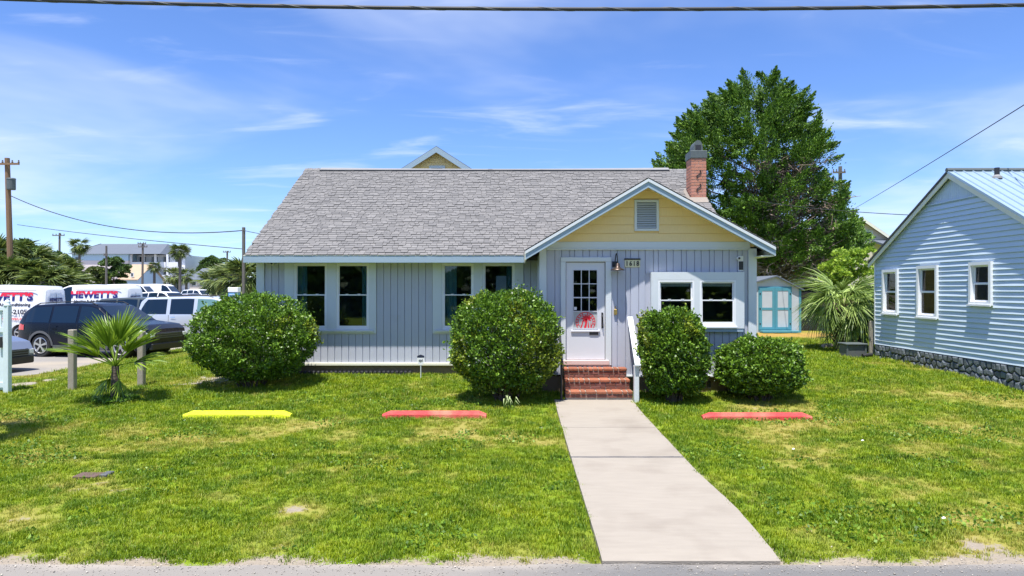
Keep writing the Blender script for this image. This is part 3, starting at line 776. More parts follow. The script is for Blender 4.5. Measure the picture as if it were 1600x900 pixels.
for k in (0, 1, 2):
    z = gm + (gz1 - gm) * k / 3; hh = 0.012 if k == 1 else 0.008; mu.box(gx0_, gx1_, yd - 0.0085, yd + 0.02, z - hh, z + hh)
mu.build('glazing_bars', M['door_paint'], door)
pw_, ph_ = (gx1_ - gx0_) / 3, (gz1 - gm) / 3
for i in range(3):
    for k in range(3): part_box('pane', 'pane', door, gx0_ + i * pw_ + 0.009, gx0_ + (i + 1) * pw_ - 0.009, yd + 0.008, yd + 0.012, gm + k * ph_ + 0.013, gm + (k + 1) * ph_ - 0.013)
pmat('frosted', (0.42, 0.44, 0.44), 0.25, 0.05, 4.0)
part_box('lower_pane', 'frosted', door, gx0_, gx1_, yd + 0.008, yd + 0.012, gz0, gm - 0.009)
part_box('lower_ledge', 'door_paint', door, gx0_ - 0.05, gx1_ + 0.06, yd - 0.03, yd - 0.001, gz0 - 0.075, gz0 - 0.035, c=0.006)
part_box('mail_slot', 'iron', door, WX(921, PW), WX(935, PW), yd - 0.018, yd - 0.001, WZ(523.5, PW), WZ(519, PW), c=0.004)
part_box('notice', 'paper', door, gx0_ + 0.015, gx0_ + 0.07, yd + 0.003, yd + 0.006, gm + 0.03, gm + 0.09)
hd = MB(); hd.tube([(dx1 - 0.05, yd - 0.002, 1.83), (dx1 - 0.05, yd - 0.06, 1.80), (dx1 - 0.05, yd - 0.06, 1.64), (dx1 - 0.05, yd - 0.002, 1.60)], 0.012, 8); hd.box(dx1 - 0.07, dx1 - 0.03, yd - 0.008, yd - 0.001, 1.56, 1.88)
hd.build('handle', M['iron'], door)
lk = MB(); lk.cbox(WX(959, PW), WX(964, PW), PW - 0.045, PW - 0.001, 1.84, 1.95, 0.005); lk.tube([(WX(961.5, PW), PW - 0.02, 1.95), (WX(961.5, PW), PW - 0.02, 2.02)], 0.006, 6); lk.build('lockbox', M['brass'], cot)
# red round emblem on the lower pane: a ring, a leaning palm and its fronds, cut off by the ledge
em = MB(); ecx, ecz, er, ey = WX(915, PW), WZ(503, PW), 0.205, yd + 0.0045
def flat(pts): em.add([(ecx + x, ey, ecz + z) for x, z in pts], [tuple(range(len(pts)))])
def arc(r0, r1, a0, a1, n=26):
    for i in range(n):
        t0, t1 = a0 + (a1 - a0) * i / n, a0 + (a1 - a0) * (i + 1) / n
        flat([(r0 * math.cos(t0), r0 * math.sin(t0)), (r1 * math.cos(t0), r1 * math.sin(t0)), (r1 * math.cos(t1), r1 * math.sin(t1)), (r0 * math.cos(t1), r0 * math.sin(t1))])
zlow = gz0 + 0.008 - ecz; amin = math.asin(max(-1, zlow / er))
arc(er - 0.014, er, amin, math.pi - amin); arc(er - 0.062, er - 0.052, amin, math.pi - amin)
for k in range(13):
    a = amin + 0.35 + (math.pi - 2 * amin - 0.7) * k / 12
    if k not in (6,): arc(er - 0.05, er - 0.018, a, a + 0.12, 2)
flat([(-0.035, zlow), (0.015, zlow), (0.045, 0.06), (0.02, 0.07)]); flat([(0.05, zlow), (0.08, zlow), (0.05, 0.05)]); flat([(-0.11, zlow), (-0.08, zlow), (-0.03, 0.05), (-0.05, 0.03)])
flat([(0.10, zlow), (0.135, zlow), (0.11, 0.0)])
for ang, ln in ((0.2, 0.10), (0.75, 0.09), (1.4, 0.08), (2.0, 0.10), (2.6, 0.13), (3.1, 0.15), (3.6, 0.13), (-0.4, 0.09), (4.0, 0.09)):
    c_, s_ = math.cos(ang), math.sin(ang); p0 = (0.035, 0.07); w_ = 0.022
    flat([p0, (p0[0] + c_ * ln * .5 - s_ * w_, p0[1] + s_ * ln * .5 + c_ * w_), (p0[0] + c_ * ln, p0[1] + s_ * ln - 0.015), (p0[0] + c_ * ln * .5 + s_ * w_, p0[1] + s_ * ln * .5 - c_ * w_)])
em.build('emblem', M['red_decal'], door)

# roof: deck, shingles, ridge strip, fascia
S = (RZ - EZ) / (RY - EV)                                                   # main slope
def mzr(y): return EZ + S * (y - EV)
PKX, PKZ = WX(1013, RK), WZ(277, RK)
PLX, PLZ, PRX, PRZ = WX(821, RK), WZ(390, RK), WX(1212, RK), WZ(384, RK)
def yhit(z): return EV + (z - EZ) / S
dk = MB(); T = 0.10
dk.prism([(XL, EV, EZ - 0.03), (XR, EV, EZ - 0.03), (XR, RY, RZ - 0.03), (XL, RY, RZ - 0.03)], (0, 0, -T))
dk.prism([(XL, RY, RZ - 0.03), (XR, RY, RZ - 0.03), (XR, 2 * RY - EV, EZ - 0.03), (XL, 2 * RY - EV, EZ - 0.03)], (0, 0, -T))
dk.prism([(PLX, RK, PLZ - 0.02), (PKX, RK, PKZ - 0.02), (PKX, yhit(PKZ) + 0.2, PKZ - 0.02), (PLX, yhit(PLZ) + 0.2, PLZ - 0.02)], (0, 0, -0.05))
dk.prism([(PKX, RK, PKZ - 0.02), (PRX, RK, PRZ - 0.02), (PRX, yhit(PRZ) + 0.2, PRZ - 0.02), (PKX, yhit(PKZ) + 0.2, PKZ - 0.02)], (0, 0, -0.05))
roof = dk.build('roof', M['roof_deck'], cot)
SL = math.hypot(RY - EV, RZ - EZ); ang = math.atan2(RZ - EZ, RY - EV); rows = 46; ex = SL / rows
SHM = {}
def shingle_geo(w):
    t = 0.011; l = ex + 0.03; g = 0.004
    return [(g, 0, 0), (w - g, 0, 0), (w - g, 0, t), (g, 0, t), (g, l, -0.002), (w - g, l, -0.002)], [(0, 1, 2, 3), (3, 2, 5, 4), (0, 3, 4), (1, 5, 2), (0, 4, 5, 1)]
rs = random.Random(3); massV = []; massF = []; nsh = 0
ca_, sa_ = math.cos(ang), math.sin(ang)
cyhole = (WX(1080, 18.12) - 0.0, WX(1104, 18.12), 18.12, 18.66)
for r in range(rows):
    x = XL + rs.uniform(-0.2, 0); yy = EV - 0.02 + r * ex * ca_; zz_ = EZ - 0.012 + r * ex * sa_
    while x < XR:
        w = round(rs.choice((0.10, 0.12, 0.14, 0.17, 0.2, 0.23)), 2); x0, x1 = max(x, XL), min(x + w, XR); x += w
        if x1 - x0 < 0.06: continue
        if cyhole[0] - 0.02 < (x0 + x1) / 2 < cyhole[1] + 0.02 and cyhole[2] < yy < cyhole[3]: continue
        # skip what lies under the porch roof
        if x0 > PLX:
            hz = PKZ - (PKX - x0) * (PKZ - PLZ) / (PKX - PLX) if x0 < PKX else PKZ - (x0 - PKX) * (PKZ - PRZ) / (PRX - PKX)
            if zz_ < hz - 0.25: continue
        lift = rs.choice((0.0, 0.0, 0.005, 0.009)); ww = round(x1 - x0, 2); yaw = rs.uniform(-0.004, 0.004)
        if nsh < 300 and x0 < 0.1 and abs(ww - w) < 0.005:
            if ww not in SHM:
                v, f = shingle_geo(ww); me_ = bpy.data.meshes.new('shingle'); me_.from_pydata(v, [], f); me_.materials.append(M['shingle']); SHM[ww] = me_
            inst('shingle', SHM[ww], (x0, yy, zz_ + lift), roof, rot=(ang, 0, yaw)); nsh += 1
        else:
            v, f = shingle_geo(x1 - x0); n = len(massV)
            massV += [(x0 + a, yy + b * ca_ - c * sa_, zz_ + lift + b * sa_ + c * ca_) for a, b, c in v]; massF += [tuple(i + n for i in q) for q in f]
# porch roof courses: thin strips so the slopes read as shingled from the side
for side in (0, 1):
    ax, az, bx_, bz = (PLX, PLZ, PKX, PKZ) if side == 0 else (PRX, PRZ, PKX, PKZ)
    n_ = 20
    for i in range(n_):
        t0, t1 = i / n_, (i + 1.15) / n_; t1 = min(t1, 1.0)
        xa, za, xb, zb = ax + (bx_ - ax) * t0, az + (bz - az) * t0, ax + (bx_ - ax) * t1, az + (bz - az) * t1
        y_ = RK - 0.015; yend = yhit(za) + 0.1
        while y_ < yend:
            w = rs.choice((0.16, 0.2, 0.24, 0.28, 0.32)); y1_ = min(y_ + w - 0.004, yend); n = len(massV)
            massV += [(xa, y_, za - 0.004), (xa, y1_, za - 0.004), (xa, y1_, za + 0.008), (xa, y_, za + 0.008), (xb, y_, zb - 0.003), (xb, y1_, zb - 0.003)]
            massF += [tuple(i_ + n for i_ in q) for q in ((0, 1, 2, 3), (3, 2, 5, 4), (0, 3, 4), (1, 5, 2))]; y_ += w
mm = bpy.data.meshes.new('shingles'); mm.from_pydata(massV, [], massF); mm.materials.append(M['shingle_mass'])
o = inst('shingles', mm, (0, 0, 0), roof); o['kind'] = 'stuff'
rv = MB(); rx0 = WX(502, RY)
for i in range(24):
    a = rx0 + (4.45 - rx0) * i / 24; b = rx0 + (4.45 - rx0) * (i + 1) / 24
    za, zb = [RZ + 0.012 - 0.035 * math.sin(math.pi * (q - rx0) / (4.45 - rx0)) for q in (a, b)]
    rv.add([(a, RY - 0.16, za - 0.055), (b, RY - 0.16, zb - 0.055), (b, RY, zb + 0.03), (a, RY, za + 0.03), (b, RY + 0.16, zb - 0.075), (a, RY + 0.16, za - 0.075)], [(0, 1, 2, 3), (3, 2, 4, 5)])
pmat('ridge_pale', (0.24, 0.24, 0.24), 0.7, 0.1, 4.0)
rv.build('ridge_cap', M['ridge_pale'], roof)
rg = MB(); rg.box(rx0, 4.45, RY - 0.175, RY - 0.165, RZ - 0.145, RZ - 0.05); rg.build('ridge_vent', M['iron'], roof)
rb = MB()
for i in range(14):
    a = XL + i * 0.075; rb.add([(a, RY - 0.13, RZ - 0.07), (a + 0.07, RY - 0.13, RZ - 0.07), (a + 0.07, RY, RZ + 0.02), (a, RY, RZ + 0.02 + 0.01 * (i % 3)), (a + 0.07, RY + 0.13, RZ - 0.07), (a, RY + 0.13, RZ - 0.07)], [(0, 1, 2, 3), (3, 2, 4, 5)])
rb.build('ridge_shingles', M['shingle_mass'], roof)
fa = MB(); fa.cbox(XL, PLX - 0.01, EV - 0.012, EV + 0.03, WZ(410.5, EV), EZ - 0.03, 0.004); fa.build('fascia', M['fascia'], cot)
part_box('drip_edge', 'cream_trim', cot, XL, PLX - 0.01, EV - 0.016, EV + 0.02, EZ - 0.029, EZ - 0.012)
so = MB(); so.box(XL + 0.02, PLX, EV + 0.031, MW + 0.02, 2.99, 3.01); so.build('soffit', M['trim'], cot)
# rake boards of the porch gable, in two stepped layers
def rake(xa, za, xb, zb, y0, y1, off, h, name, mat):
    MB().prism([(xa, y0, za - off), (xb, y0, zb - off), (xb, y0, zb - off - h), (xa, y0, za - off - h)], (0, y1 - y0, 0)).build(name, M[mat], cot)
rake(PLX, PLZ, PKX, PKZ, RK, RK + 0.03, 0.025, 0.175, 'rake_board', 'fascia'); rake(PKX + 0.0005, PKZ, PRX, PRZ, RK, RK + 0.03, 0.025, 0.175, 'rake_board', 'fascia')
rake(PLX, PLZ, PKX, PKZ, RK - 0.022, RK - 0.001, 0.025, 0.06, 'rake_moulding', 'trim'); rake(PKX + 0.0005, PKZ, PRX, PRZ, RK - 0.022, RK - 0.001, 0.025, 0.06, 'rake_moulding', 'trim')
# soffit boards under the gable overhang, running out from the wall
sf = MB()
for (xa, za, xb, zb) in ((PLX, PLZ, PKX, PKZ), (PKX, PKZ, PRX, PRZ)):
    sf.prism([(xa, RK + 0.031, za - 0.075), (xb, RK + 0.031, zb - 0.075), (xb, RK + 0.031, zb - 0.085), (xa, RK + 0.031, za - 0.085)], (0, 0.5, 0))
sfo = sf.build('gable_soffit', M['cream_trim'], cot)
for (xa, za, xb, zb) in ((PLX, PLZ, PKX, PKZ), (PRX, PRZ, PKX, PKZ)):
    n_ = 22
    for i in range(n_):
        t0, t1 = (i + 0.06) / n_, (i + 0.94) / n_
        x0, x1, z0_, z1_ = xa + (xb - xa) * t0, xa + (xb - xa) * t1, za + (zb - za) * t0 - 0.0855, za + (zb - za) * t1 - 0.0855
        MB().prism([(x0, RK + 0.032, z0_), (x1, RK + 0.032, z1_), (x1, RK + 0.032, z1_ - 0.016), (x0, RK + 0.032, z0_ - 0.016)], (0, 0.49, 0)).build('soffit_board', M['cream_trim'], sfo)
# side eave returns of the porch
ev = MB(); ev.box(PRX - 0.02, PRX + 0.005, RK + 0.001, 15.7, PRZ - 0.2, PRZ - 0.03); ev.box(PX1 - 0.05, PRX - 0.021, RK + 0.04, 15.7, PRZ - 0.21, PRZ - 0.19); ev.box(PLX - 0.005, PLX + 0.02, RK + 0.001, EV - 0.015, PLZ - 0.2, PLZ - 0.03)
ev.build('eave_return', M['cream_trim'], cot)
# yellow gable: wide horizontal boards, clipped to the rake
gb = MB(); gb.prism([(PX0, PW + 0.02, FRZ1 - 0.1), (PX1 - 0.02, PW + 0.02, FRZ1 - 0.1), (PX1 - 0.02, PW + 0.02, FRZ1), (PKX, PW + 0.02, PKZ - 0.14), (PX0, PW + 0.02, FRZ1)], (0, 0.06, 0))
gab = gb.build('gable_wall', M['yellow'], cot)
def rk_z(x): return (PKZ - (PKX - x) * (PKZ - PLZ) / (PKX - PLX) if x < PKX else PKZ - (x - PKX) * (PKZ - PRZ) / (PRX - PKX)) - 0.10
VX0, VX1, VZ0, VZ1 = WX(991, PW), WX(1029, PW), WZ(361, PW), WZ(312.5, PW)
rowh = 0.178; z = FRZ1 - 0.005
def clip_row(z0, z1):
    def xl(zz): return max(PX0 - 0.02, PKX - (PKZ - 0.10 - zz) * (PKX - PLX) / (PKZ - PLZ))
    def xr(zz): return min(PX1 + 0.02, PKX + (PKZ - 0.10 - zz) * (PRX - PKX) / (PKZ - PRZ))
    return xl(z0), xr(z0), xr(z1), xl(z1)
while z < PKZ - 0.14:
    z1 = min(z + rowh, PKZ - 0.13)
    a, b, c, d = clip_row(z, z1)
    for (p, q, r, s_) in (((a, VX0, VX0, d), (VX1, b, c, VX1)) if (z < VZ1 - 0.02 and z1 > VZ0 + 0.02) else ((a, b, c, d),)):
        mbp = MB(); y0 = PW - 0.006
        mbp.add([(p[0] if isinstance(p, tuple) else p, y0 - 0.016, z + 0.003), (q, y0 - 0.016, z + 0.003), (r, y0, z1), (s_, y0, z1), (p, y0 + 0.03, z + 0.003), (q, y0 + 0.03, z + 0.003), (r, y0 + 0.03, z1), (s_, y0 + 0.03, z1)],
                [(0, 1, 2, 3), (0, 4, 5, 1), (4, 7, 6, 5), (3, 2, 6, 7), (0, 3, 7, 4), (1, 5, 6, 2)])
        mbp.build('plank', M['yellow'], gab)
    z = z1
vt = MB(); ring(vt, VX0, VX1, VZ0, VZ1, PW - 0.045, PW + 0.02, 0.05); vto = vt.build('gable_vent', M['trim'], cot)
part_box('backing', 'interior', vto, VX0 + 0.05, VX1 - 0.05, PW + 0.012, PW + 0.018, VZ0 + 0.05, VZ1 - 0.05)
sl = None; ns = 11
for i in range(ns):
    zz_ = VZ0 + 0.06 + (VZ1 - VZ0 - 0.12) * (i + 0.5) / ns
    if sl is None:
        b = MB(); b.prism([(-(VX1 - VX0) / 2 + 0.051, -0.022, -0.020), (-(VX1 - VX0) / 2 + 0.051, -0.016, -0.022), (-(VX1 - VX0) / 2 + 0.051, 0.026, 0.018), (-(VX1 - VX0) / 2 + 0.051, 0.02, 0.02)], (VX1 - VX0 - 0.102, 0, 0))
        sl = bpy.data.meshes.new('slat'); sl.from_pydata(b.v, [], b.f); sl.materials.append(M['trim'])
    inst('slat', sl, ((VX0 + VX1) / 2, PW - 0.018, zz_), vto)
# chimney: mortar core, bricks, iron anchors, metal collar and hood
CX0, CX1, CY0, CY1 = WX(1080, 18.12), WX(1104, 18.12), 18.12, 18.66
CZ0, CZ1 = 4.45, WZ(247, 18.12)
ch = MB().box(CX0 + 0.008, CX1 - 0.008, CY0 + 0.008, CY1 - 0.008, CZ0, CZ1 + 0.01).build('chimney', M['mortar'], cot)
bh, bm = 0.068, 0.010
BR = {}
def brick(l, d, h, mat, ch_=0.004):
    key = (round(l, 3), round(d, 3), round(h, 3), mat)
    if key not in BR:
        b = MB().cbox(-key[0] / 2, key[0] / 2, -key[1] / 2, key[1] / 2, -key[2] / 2, key[2] / 2, ch_); me_ = bpy.data.meshes.new('brick'); me_.from_pydata(b.v, [], b.f); me_.materials.append(M[mat]); BR[key] = me_
    return BR[key]
rb_ = random.Random(4)
nc = int((CZ1 - CZ0) / (bh + bm))
for i in range(nc):
    z = CZ0 + (i + 0.5) * (CZ1 - CZ0) / nc; o_ = i % 2
    Wd, Dd = CX1 - CX0, CY1 - CY0
    for (a, b) in (((0, 0.5), (0.5, 1)) if o_ else ((0, 0.25), (0.25, 0.75), (0.75, 1))):
        l = (b - a) * Wd - bm
        inst('brick', brick(l, 0.09, bh, 'chimney_brick'), (CX0 + (a + b) / 2 * Wd, CY0 + 0.045 + rb_.uniform(-0.003, 0.003), z), ch)
    for (a, b) in (((0.17, 0.58), (0.58, 1.0)) if o_ else ((0.17, 0.36), (0.36, 0.78), (0.78, 1.0))):
        inst('brick', brick((b - a) * Dd - bm, 0.09, bh, 'chimney_brick'), (CX0 + 0.045 + rb_.uniform(-0.003, 0.003), CY0 + (a + b) / 2 * Dd, z), ch, rot=(0, 0, math.pi / 2))
cm = MB(); cm.cbox(CX0 - 0.02, CX1 + 0.02, CY0 - 0.02, CY1 + 0.02, CZ1 - 0.0, WZ(235, 18.12), 0.01); cm.build('collar', M['metal_grey'], ch)
hz0 = WZ(235, 18.12); hh_ = WZ(218, 18.12) - hz0
hv = []; hf = []; n = 10
for j, yy in enumerate((CY0 + 0.06, CY1 - 0.06)):
    for i in range(n + 1):
        t = i / n; hv.append((CX0 + 0.08 + (CX1 - CX0 - 0.16) * (0.5 - 0.5 * math.cos(math.pi * t)), yy, hz0 + 0.001 + hh_ * math.sin(math.pi * t) ** 0.7))
hf = [(i, i + 1, n + 2 + i, n + 1 + i) for i in range(n)] + [tuple(range(n, -1, -1))[0:]]
MB().add(hv, hf).build('hood', M['metal_grey'], ch)
MB().box(CX0 + 0.13, CX1 - 0.13, CY0 + 0.052, CY0 + 0.058, hz0 + 0.01, hz0 + hh_ * 0.55).build('hood_opening', M['iron'], ch)
for zc in (WZ(272, 18.1), WZ(293, 18.1)):
    pts = [((CX0 + CX1) / 2 + 0.06 * math.sin(t * 1.7 * math.pi + 0.4), CY0 - 0.012, zc + 0.10 - 0.2 * t) for t in np.linspace(0, 1, 14)]
    MB().tube(pts, 0.012, 5).build('anchor', M['iron'], ch)
fl = MB(); fl.add([(CX0 - 0.03, CY0 - 0.10, mzr(CY0 - 0.10) + 0.018), (CX1 + 0.02, CY0 - 0.10, mzr(CY0 - 0.10) + 0.018), (CX1 + 0.02, CY0 - 0.003, mzr(CY0) + 0.10), (CX0 - 0.03, CY0 - 0.003, mzr(CY0) + 0.10), (CX0 - 0.03, CY1, mzr(CY1) + 0.10), (CX0 - 0.08, CY0 - 0.10, mzr(CY0 - 0.1) + 0.018), (CX0 - 0.08, CY1, mzr(CY1) + 0.018)], [(0, 1, 2, 3), (5, 0, 3), (5, 3, 4, 6)])
fl.build('flashing', M['mortar'], ch)
# wall lamp, number plate, cameras
wl_ = MB(); lx = WX(961, PW); wl_.cbox(lx - 0.06, lx + 0.06, PW - 0.03, PW - 0.001, WZ(417, PW), WZ(408.5, PW), 0.006)
lamp = wl_.build('wall_lamp', M['iron'], cot)
pth = [(lx, PW - 0.03, 2.86)]
for t in np.linspace(0, 1, 14): a = math.pi * t; pth.append((lx + 0.03 * t, PW - 0.03 - 0.13 * (1 - math.cos(a)) / 2 * 1.0, 2.93 + 0.16 * math.sin(a)))
pth.append((lx + 0.03, PW - 0.165, 2.87)); MB().tube(pth, 0.011, 7).build('arm', M['iron'], lamp)
MB().lathe((lx + 0.03, PW - 0.165, 2.745), [(0.145, 0.0), (0.14, 0.012), (0.075, 0.05), (0.045, 0.075), (0.042, 0.13), (0.02, 0.15), (0.0, 0.15)], 20).build('shade', M['bronze'], lamp, True)
nb = part_box('house_number', 'plaque', cot, WX(976, PW), WX(1000, PW), PW - 0.022, PW - 0.001, WZ(417.5, PW), WZ(406, PW), c=0.003)
part_box('plate_cap', 'iron', nb, WX(975.5, PW), WX(1000.5, PW), PW - 0.035, PW - 0.001, WZ(405.9, PW), WZ(403.8, PW))
for i, dgt in enumerate('1618'):
    me_ = text_mesh(dgt, 0.135, 0.004, 0.85); me_.materials.append(M['iron']); o = inst('digit', me_, (WX(979.5 + i * 5.6, PW), PW - 0.0265, WZ(415.2, PW)), nb)
cb = part_box('security_camera', 'paper', cot, WX(1153, PW), WX(1161, PW), PW - 0.02, PW - 0.001, WZ(424, PW), WZ(400, PW), c=0.006)
part_box('solar_panel', 'iron', cb, WX(1154, PW), WX(1160.5, PW), PW - 0.04, PW - 0.021, WZ(421.5, PW), WZ(408.5, PW)); MB().lathe((WX(1151.5, PW), PW - 0.1, WZ(404, PW)), [(0.001, -0.05), (0.03, -0.045), (0.036, 0), (0.03, 0.05), (0.001, 0.055)], 10, 'y').build('camera_body', M['paper'], cb, True)
MB().lathe((WX(1151.5, PW), PW - 0.155, WZ(404, PW)), [(0.024, -0.003), (0.024, 0.004)], 10, 'y').build('lens', M['iron'], cb)
c2 = MB(); c2.lathe((WX(427, MW), MW - 0.07, WZ(412, MW)), [(0.001, -0.06), (0.035, -0.05), (0.04, 0), (0.035, 0.05), (0.001, 0.06)], 12, 'y'); c2o = c2.build('security_camera', M['paper'], cot, True)
MB().lathe((WX(427, MW), MW - 0.13, WZ(412, MW)), [(0.026, -0.004), (0.026, 0.006)], 10, 'y').build('lens', M['iron'], c2o)

# ------------------------------------------------------------------ brick steps
st = empty('brick_steps', (1.6, 13.5, 0.2), 'red brick front steps with three rounded treads below the white door', 'steps')
sx0, sx1 = 0.93, 2.26
core = MB(); tops = [(13.25, 0.385), (13.50, 0.58), (13.76, 0.775)]; g0 = 0.15
for k, (y, zt) in enumerate(tops): core.box(sx0 + 0.012 - 0.0 * k, sx1 - 0.012 - 0.02 * k, y + 0.015 + 0.001 * k, PW - 0.052 - 0.001 * k, g0, zt - 0.012 + 0.0005 * k)
core.build('mortar_core', M['mortar'], st)
rq = random.Random(9)
for k, (y, zt) in enumerate(tops):
    yb = tops[k + 1][0] if k < 2 else PW - 0.06
    x = sx0; dep = yb - y + 0.02
    while x < sx1 - 0.03 - 0.02 * k:                                         # tread course, noses rounded
        w = rq.choice((0.10, 0.10, 0.205)); e = min(x + w, sx1 - 0.02 * k); l = e - x - 0.012
        if l < 0.04: break
        inst('brick', brick(l, dep, 0.062, 'brick_nose', 0.016), (x + l / 2 + 0.006, y + dep / 2 - 0.018 + rq.uniform(-0.004, 0.004), zt - 0.031 + rq.uniform(-0.003, 0.003)), st, rot=(0, 0, rq.uniform(-0.01, 0.01))); x = e
    zbot = tops[k - 1][1] if k else 0.20
    for c in range(2 if k else 1):
        zc = zt - 0.062 - 0.010 - 0.03 - c * 0.066
        x = sx0 - (0.1 if c else 0.0) + 0.05
        x = sx0 + 0.01
        first = True
        while x < sx1 - 0.06 - 0.02 * k:
            w = (0.11 if (c and first) else rq.choice((0.2, 0.2, 0.105))); first = False; e = min(x + w, sx1 - 0.015 - 0.02 * k); l = e - x - 0.011
            if l < 0.04: break
            inst('brick', brick(l, 0.09, 0.055, 'brick'), (x + l / 2 + 0.005, y + 0.045 + rq.uniform(-0.003, 0.003), zc), st); x = e
# handrails
hr = empty('handrail', (2.36, 13.25, 0.2), 'white painted handrail with flat sloping board right of the brick steps', 'handrail')
zt1, zt0 = WZ(571, 13.2), WZ(497, PW - 0.08)
hp = MB(); hp.cbox(WX(990.5, 13.2), WX(998, 13.2), 13.14, 13.26, 0.17, zt1 - 0.004, 0.006); hp.build('post', M['trim'], hr)
rl = MB(); xa, xb = WX(983, PW), WX(994.5, 13.2)
rl.prism([(xa - 0.045, PW - 0.06, zt0), (xa + 0.065, PW - 0.06, zt0), (xb + 0.065, 13.08, zt1), (xb - 0.05, 13.08, zt1)], (0, 0, 0.028)); rl.build('rail', M['trim'], hr)
h2 = empty('handrail', (0.86, 13.3, 0.2), 'dark iron handrail half hidden by the bush left of the steps', 'handrail')
i1 = MB(); i1.tube([(0.86, 13.25, 0.2), (0.86, 13.25, 1.0)], 0.022, 8); i1.build('post', M['iron'], h2)
i2 = MB(); i2.tube([(0.86, 13.2, 1.0), (0.86, PW - 0.06, 1.62)], 0.02, 8); i2.build('rail', M['iron'], h2)
# ------------------------------------------------------------------ small things on the lawn
pmat('rusty', (0.12, 0.075, 0.06), 0.8, 0.25, 9.0)
def wheel_stop(x0, x1, y, mat, label):
    z = terr((x0 + x1) / 2, y); mb = MB(); n = 14
    prof = [(-0.085, -0.03), (-0.080, 0.065), (-0.050, 0.115), (0.050, 0.115), (0.080, 0.065), (0.085, -0.03)]
    v = []; f = []
    for i in range(n + 1):
        t = i / n; x = x0 + (x1 - x0) * t; e = min(t, 1 - t) * (x1 - x0); sh = min(1.0, 0.55 + e / 0.10 * 0.45)
        zz_ = terr(x, y) if False else z
        v += [(x, y + a * (0.9 + 0.1 * sh), zz_ + (b * sh if b > 0 else b)) for a, b in prof]
    for i in range(n):
        for k in range(5): f.append((i * 6 + k, i * 6 + k + 1, i * 6 + 7 + k, i * 6 + 6 + k))
    f += [tuple(range(6)), tuple(range(len(v) - 1, len(v) - 7, -1))]
    o = tag(mb.add(v, f).build('wheel_stop', M[mat]), label, 'wheel stop', 'painted wheel stops on the lawn')
    for t in (0.17, 0.83): MB().lathe((x0 + (x1 - x0) * t, y, z + 0.1135), [(0.02, 0), (0.02, 0.003), (0.012, 0.004)], 8).build('bolt', M['rusty'], o)
wheel_stop(WX(288, 11.95), WX(455, 11.95), 11.95, 'stop_yellow', 'bright yellow concrete wheel stop lying on the lawn')
wheel_stop(WX(598, 11.95), WX(760, 11.95), 11.95, 'stop_red', 'faded red wheel stop on the lawn left of the walk')
wheel_stop(WX(1097, 11.8), WX(1267, 11.8), 11.8, 'stop_red', 'red wheel stop on the lawn right of the walk')
# yard sign: white shield with a dark house-shaped top
ys = empty('yard_sign', (WX(657.5, 15.6), 15.6, 0.38), 'small white shield-shaped alarm sign on a stake before the cottage', 'yard sign')
cx, yy = WX(657.5, 15.6), 15.6; s_ = 15.6 / F
def SZ(py): return WZ(py, yy)
MB().tube([(cx, yy, 0.25), (cx, yy, SZ(569))], 0.012, 6).build('stake', M['trim'], ys)
MB().prism([(cx - 5.5 * s_, yy - 0.014, SZ(559)), (cx - 5.5 * s_, yy - 0.014, SZ(565)), (cx - 3 * s_, yy - 0.014, SZ(569)), (cx, yy - 0.014, SZ(570.5)), (cx + 3 * s_, yy - 0.014, SZ(569)), (cx + 5.5 * s_, yy - 0.014, SZ(565)), (cx + 5.5 * s_, yy - 0.014, SZ(559))], (0, 0.008, 0)).build('shield', M['vinyl'], ys)
pmat('navy_print', (0.02, 0.025, 0.06), 0.5, 0.05, 5.0)
MB().prism([(cx - 5.5 * s_, yy - 0.016, SZ(558.8)), (cx + 5.5 * s_, yy - 0.016, SZ(558.8)), (cx + 5.5 * s_, yy - 0.016, SZ(556)), (cx, yy - 0.016, SZ(554)), (cx - 5.5 * s_, yy - 0.016, SZ(556))], (0, 0.01, 0)).build('top_panel', M['navy_print'], ys)
me_ = text_mesh('cpi', 0.085, 0.002); me_.materials.append(M['grey_trim']); inst('lettering', me_, (cx, yy - 0.017, SZ(564.5)), ys)
# meter cover and two pale stepping stones
mc = empty('meter_cover', (WX(141, 8.4), 8.4, terr(-5, 8.4)), 'dark rectangular meter cover sunk in the lawn at the left', 'cover')
x_, z_ = WX(141, 8.4), terr(-5, 8.4)
MB().cbox(x_ - 0.16, x_ + 0.12, 8.30, 8.50, z_ - 0.03, z_ + 0.045, 0.008).build('lid', M['rusty'], mc); MB().cbox(x_ + 0.125, x_ + 0.22, 8.36, 8.54, z_ - 0.03, z_ + 0.05, 0.008).build('hinge_block', M['grey_trim'], mc)
for px, yy_, r_ in ((38, 14.9, 0.24), (80, 15.5, 0.17)):
    x_ = WX(px, yy_); z_ = terr(x_, yy_)
    tag(MB().lathe((x_, yy_, z_ - 0.02), [(r_, 0), (r_ * 1.02, 0.04), (r_ * 0.9, 0.06), (0.0, 0.064)], 11).build('stepping_stone', M['concrete'], None, True),
        'larger pale flat stone near the white fence' if px == 38 else 'smaller pale flat stone nearer the grey wooden post', 'stone')
# scraps of litter
for i, (px, py, yy_) in enumerate(((1240, 695, 9.6), (1348, 679, 10.1), (1475, 813, 6.85))):
    x_ = WX(px, yy_); z_ = terr(x_, yy_) + 0.045
    tag(MB().add([(x_ - 0.018, yy_, z_), (x_ + 0.018, yy_ - 0.006, z_ + 0.006), (x_ + 0.02, yy_ + 0.018, z_ + 0.012), (x_ - 0.012, yy_ + 0.02, z_ + 0.004), (x_, yy_ + 0.01, z_ + 0.018)], [(0, 1, 4), (1, 2, 4), (2, 3, 4), (3, 0, 4)]).build('litter_scrap', M['paper']),
        ('white paper scrap in the grass right of the walk', 'small white scrap farther back in the right lawn', 'white scrap near the right road edge')[i], 'litter')
